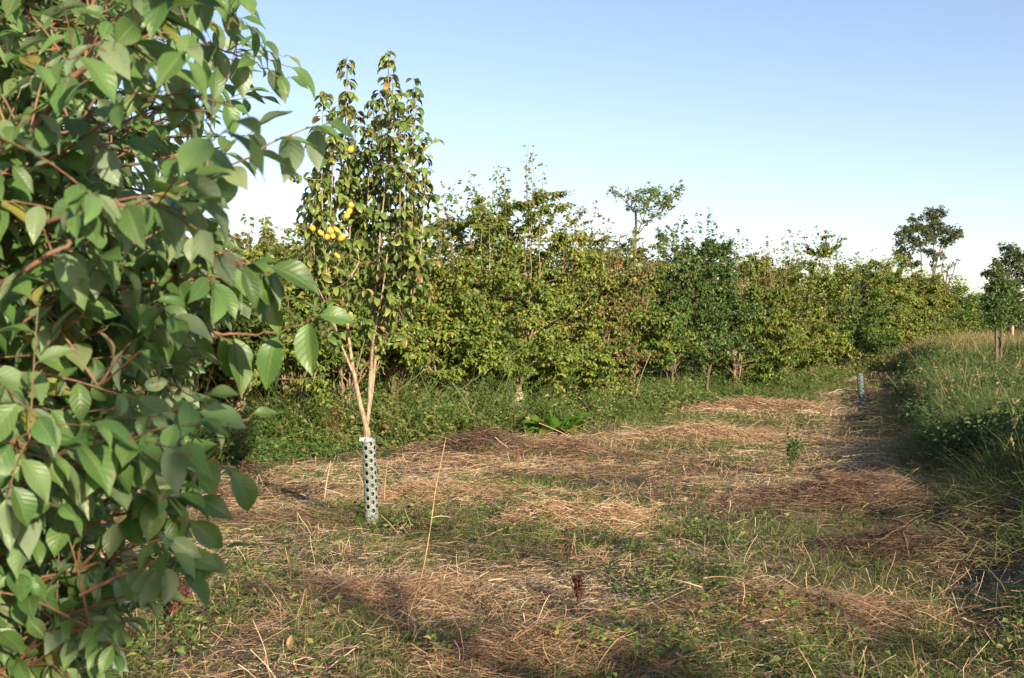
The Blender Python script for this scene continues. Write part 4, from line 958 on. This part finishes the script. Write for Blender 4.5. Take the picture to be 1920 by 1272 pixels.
# ------------------------------------------------------------------ heaps of cuttings
for i, (hx, hy, a, b, hh, lab, tone) in enumerate(HEAPW):
    rng = np.random.default_rng(500 + i)
    n = int(4200 + 4200 * a * b * 4); base = np.array([hx, hy, float(gh(hx, hy)) - .02]); 
    rr = np.abs(rng.normal(0, .74, n)); th = rng.random(n) * 2 * pi
    wob = .45 + 1.1 * vnoise(np.cos(th) * 1.7 + 9, np.sin(th) * 1.7 + i * 3.1, 7)
    x = hx + np.cos(th) * rr * a * 1.15 * wob; y = hy + np.sin(th) * rr * b * 1.15 * wob
    e = ((x - hx) / a) ** 2 + ((y - hy) / b) ** 2
    z = gh(x, y) + hh * .55 * np.exp(-1.2 * e) * rng.random(n) ** 1.3 * (.4 + 1.2 * vnoise(x * 5, y * 5, 12))
    ang = rng.normal(.25 * sin(i * 1.7), .80, n) + (rng.random(n) < .12) * 1.5; ang += pi * (rng.random(n) < .5)
    pit = rng.normal(0.04, .22, n); dv = np.stack([np.cos(ang), np.sin(ang), pit], -1)
    ln = rng.gamma(4, .036, n) * (.9 + .6 * (hy > 14)); x -= np.cos(ang) * ln * .5; y -= np.sin(ang) * ln * .5
    bend = np.stack([-np.sin(ang), np.cos(ang), 0 * ang], -1) * rng.normal(0, .2, n)[:, None] + np.array([0, 0, -1]) * rng.uniform(-.02, .16, n)[:, None]
    side = np.cross(dv, np.array([0, 0, 1.]) + rng.normal(0, .8, (n, 3)))
    w = np.maximum(.0024, .0003 * hy) * rng.uniform(.6, 1.5, n)
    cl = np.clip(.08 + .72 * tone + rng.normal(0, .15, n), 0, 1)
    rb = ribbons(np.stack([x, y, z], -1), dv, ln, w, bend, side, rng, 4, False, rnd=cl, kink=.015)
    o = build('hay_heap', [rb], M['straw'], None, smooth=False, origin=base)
    tag(o, lab, 'hay heap', "heaps and swaths of cut grass in the clearing")

# ------------------------------------------------------------------ single plants and stalks
def groundpt(px, py):
    d = 1.6 * F / (py - 640)
    for _ in range(6): d = (1.6 - float(gh((px - 960) / F * d, d))) * F / (py - 640)
    x = (px - 960) / F * d; return np.array([x, d, float(gh(x, d))])
def broad_plant():
    rng = np.random.default_rng(31); b = groundpt(1040, 815)
    root = thing('broad_leaved_plant', "bright green clump of long broad leaves at the foot of the hedge", 'plant', b)
    for k in range(40):
        a = rng.random() * 2 * pi; el = rng.uniform(.55, 1.35); d = np.array([cos(a) * cos(el), sin(a) * cos(el), sin(el)])
        p = b + np.array([cos(a), sin(a), 0]) * rng.uniform(.02, .18)
        lv = leaves(L_STRAP, p[None], d[None], np.array([[-d[0] * .5, -d[1] * .5, 1.0]]), rng.uniform(.25, .72), rng.uniform(.2, 2.2), rng, fold=.3, wave=.05, wid=rng.uniform(.9, 1.7), autumn=np.array([(rng.random() < .15) * rng.uniform(.3, .9)]))
        build('leaf', [lv], M['dock'], root)
broad_plant()
def dock(px0, py0, px1, py1, label, seed, nsp=3, dens=70, mats=('dock_stalk', 'dock_seed'), r=.004, name='dock_plant'):
    rng = np.random.default_rng(seed); b = groundpt(px0, py0); d = b[1]; t = P(px1, py1, d)
    root = thing(name, label, 'plant', b, None); h = np.linalg.norm(t - b)
    for k in range(nsp):
        e = t + rng.normal(0, .10, 3) * h * (k > 0) ; e[2] -= .16 * h * (k > 0) * rng.random(); s0 = b + (t - b) * (.0 if k < 2 else rng.uniform(.2, .5)) + rng.normal(0, .012, 3) * [1, 1, 0]
        p = spline([s0, (s0 + e) / 2 + rng.normal(0, .03, 3) * h, e], 14); v, f = tubes(p[None], np.linspace(r, r * .4, 14)[None], 6)
        sk = build('stalk', [(v, f, None)], M[mats[0]], root)
        n = dens; i = rng.uniform(4, 13, n); ii = np.minimum(i.astype(int), 12); fr = (i - ii)[:, None]; pos = p[ii] * (1 - fr) + p[ii + 1] * fr + rng.normal(0, .014, (n, 3))
        lv = leaves(L_SMALL, pos, rdir(rng, n, -.3, .9), rdir(rng, n), rng.uniform(.012, .035, n) * (1 if mats[1] == 'dock_seed' else 1.6), .4, rng, fold=.6); build('seed_head', [lv], M[mats[1]], sk, origin=b)
dock(655, 850, 612, 772, "leaning rusty dock with red seed heads left of the pear tree's guard", 1, 4)
dock(300, 1190, 352, 1075, "rusty-red dock growing under the near shrub's lower leaves", 2, 4)
dock(1085, 1150, 1082, 1085, "dark brown dock standing alone in the near middle of the clearing", 3, 5, 40)
dock(430, 960, 462, 862, "wiry red-brown dock near the shrub's right-hand leaves", 4, 6, 34)
dock(385, 985, 400, 905, "wiry red-brown dock close against the shrub leaves", 5, 6, 34)
dock(1486, 905, 1484, 828, "upright dark clump of dead stems in the right part of the clearing", 6, 7, 40, ('dead_stalk', 'hedge_dark'))
dock(1180, 745, 1176, 712, "small dried seed stalk at the edge of the grass below the hedge", 8, 3, 40)
dock(1062, 1075, 1062, 1000, "thin dark dead stem left of the rounded blond tussock", 9, 3, 24, ('dead_stalk', 'dock_seed'))
dock(1366, 1010, 1350, 940, "thin grey dead stem between the tussock and the broad mound", 10, 3, 20, ('dead_stalk', 'dock_seed'))
dock(1605, 760, 1601, 712, "short orange-brown dead stalk beside the small bluish guard", 11, 2, 40, ('dock_stalk', 'dock_seed'))
def stalk(pts, label, r, knots=2, mat='dry_stalk', leafy=0, seed=0):
    rng = np.random.default_rng(900 + seed); b = groundpt(*pts[0]); P3 = [b - (0, 0, .02)] + [P(a, c, b[1] + dd) for a, c, dd in pts[1:]]
    root = thing('dry_stalk', label, 'stalk', b); p = spline(P3, 22); rad = np.linspace(r, r * .45, 22)
    v, f = tubes(p[None], rad[None], 7); build('stem', [(v, f, None)], M[mat], root)
    for k in range(knots):
        i = int((k + 1) * 21 / (knots + 1)); q = np.stack([p[i] - (p[i + 1] - p[i]) * .12, p[i], p[i] + (p[i + 1] - p[i]) * .12]); v, f = tubes(q[None], np.array([[rad[i], rad[i] * 1.6, rad[i]]]), 7); build('node', [(v, f, None)], M[mat], root)
    if leafy:
        i = rng.integers(5, 18, leafy); d = nrm(rdir(rng, leafy, .1, .8)); v = ribbons(p[i], d, rng.uniform(.06, .2, leafy), .006, rdir(rng, leafy, -.8, 0) * .6, np.cross(d, rdir(rng, leafy)), rng, 4, True, rnd=rng.uniform(.6, 1, leafy))
        build('dry_leaf', [v], M['straw'], root, smooth=False)
stalk([(762, 1165), (790, 1085, 0), (806, 1000, 0), (818, 915, 0), (836, 826, 0)], "tall thin orange straw standing upright right of the pear tree's guard", .0045, 3, leafy=3)
stalk([(607, 945), (613, 905, 0), (620, 868, 0)], "short yellow cane sticking up left of the pear tree's guard", .009, 2, leafy=2, seed=1)
stalk([(510, 1300), (497, 1225, .1), (474, 1166, .15)], "leaning cream straw at the bottom left of the clearing", .004, 1, seed=2)
stalk([(720, 945), (722, 915, 0), (726, 872, 0)], "short yellow-green cane close beside the right of the guard", .005, 1, seed=3)
stalk([(770, 1215), (790, 1180, 0), (850, 1136, 0)], "bent pale straw lying aslant in the near clearing", .0035, 1, seed=4)
stalk([(1722, 775), (1719, 745, 0), (1722, 712, .2)], "pale dry grass stem rising at the edge of the bank", .0045, 1, leafy=3, seed=5)
stalk([(1310, 1180), (1316, 1120, 0), (1322, 1060, 0)], "thin brown dead stem in the near right of the clearing", .003, 2, 'dead_stalk', 3, 6)
for (px, py, c, lab) in [(541, 1232, 1.0, "orange fallen leaf lying on the hay near the bottom edge"),]:
    b = groundpt(px, py); rng = np.random.default_rng(1); o = build('fallen_leaf', [leaves(L_PEAR, b[None] + (0, 0, .03), np.array([[.2, .1, 1.]]), np.array([[0, -1., .2]]), .07, .5, rng, autumn=np.array([1.0]))], M['shrub'], None, origin=b)
    tag(o, lab, 'leaf')

# ------------------------------------------------------------------ trees behind the viewer that shade the near ground
SH = [(.4, -6.8, 4.8, 1.6), (3.4, -6.2, 5.2, 1.7), (6.6, -5.0, 5.1, 1.6), (9.4, -3.0, 4.9, 1.5), (13.2, 3.6, 4.2, 1.2), (17.8, 10.0, 4.0, 1.3)]
for i, (x, y, H, R) in enumerate(SH):
    hedge_tree((x, y, float(gh(x, y))), H, R, 700 + i, M['hedge_dark'], M['hedge_bark_dark'], "tree of the row behind the viewer that shades the clearing", "trees shading the clearing from behind", ntw=72, npl=14, ls=.13, zlow=.5, name='shade_tree', nst=8)
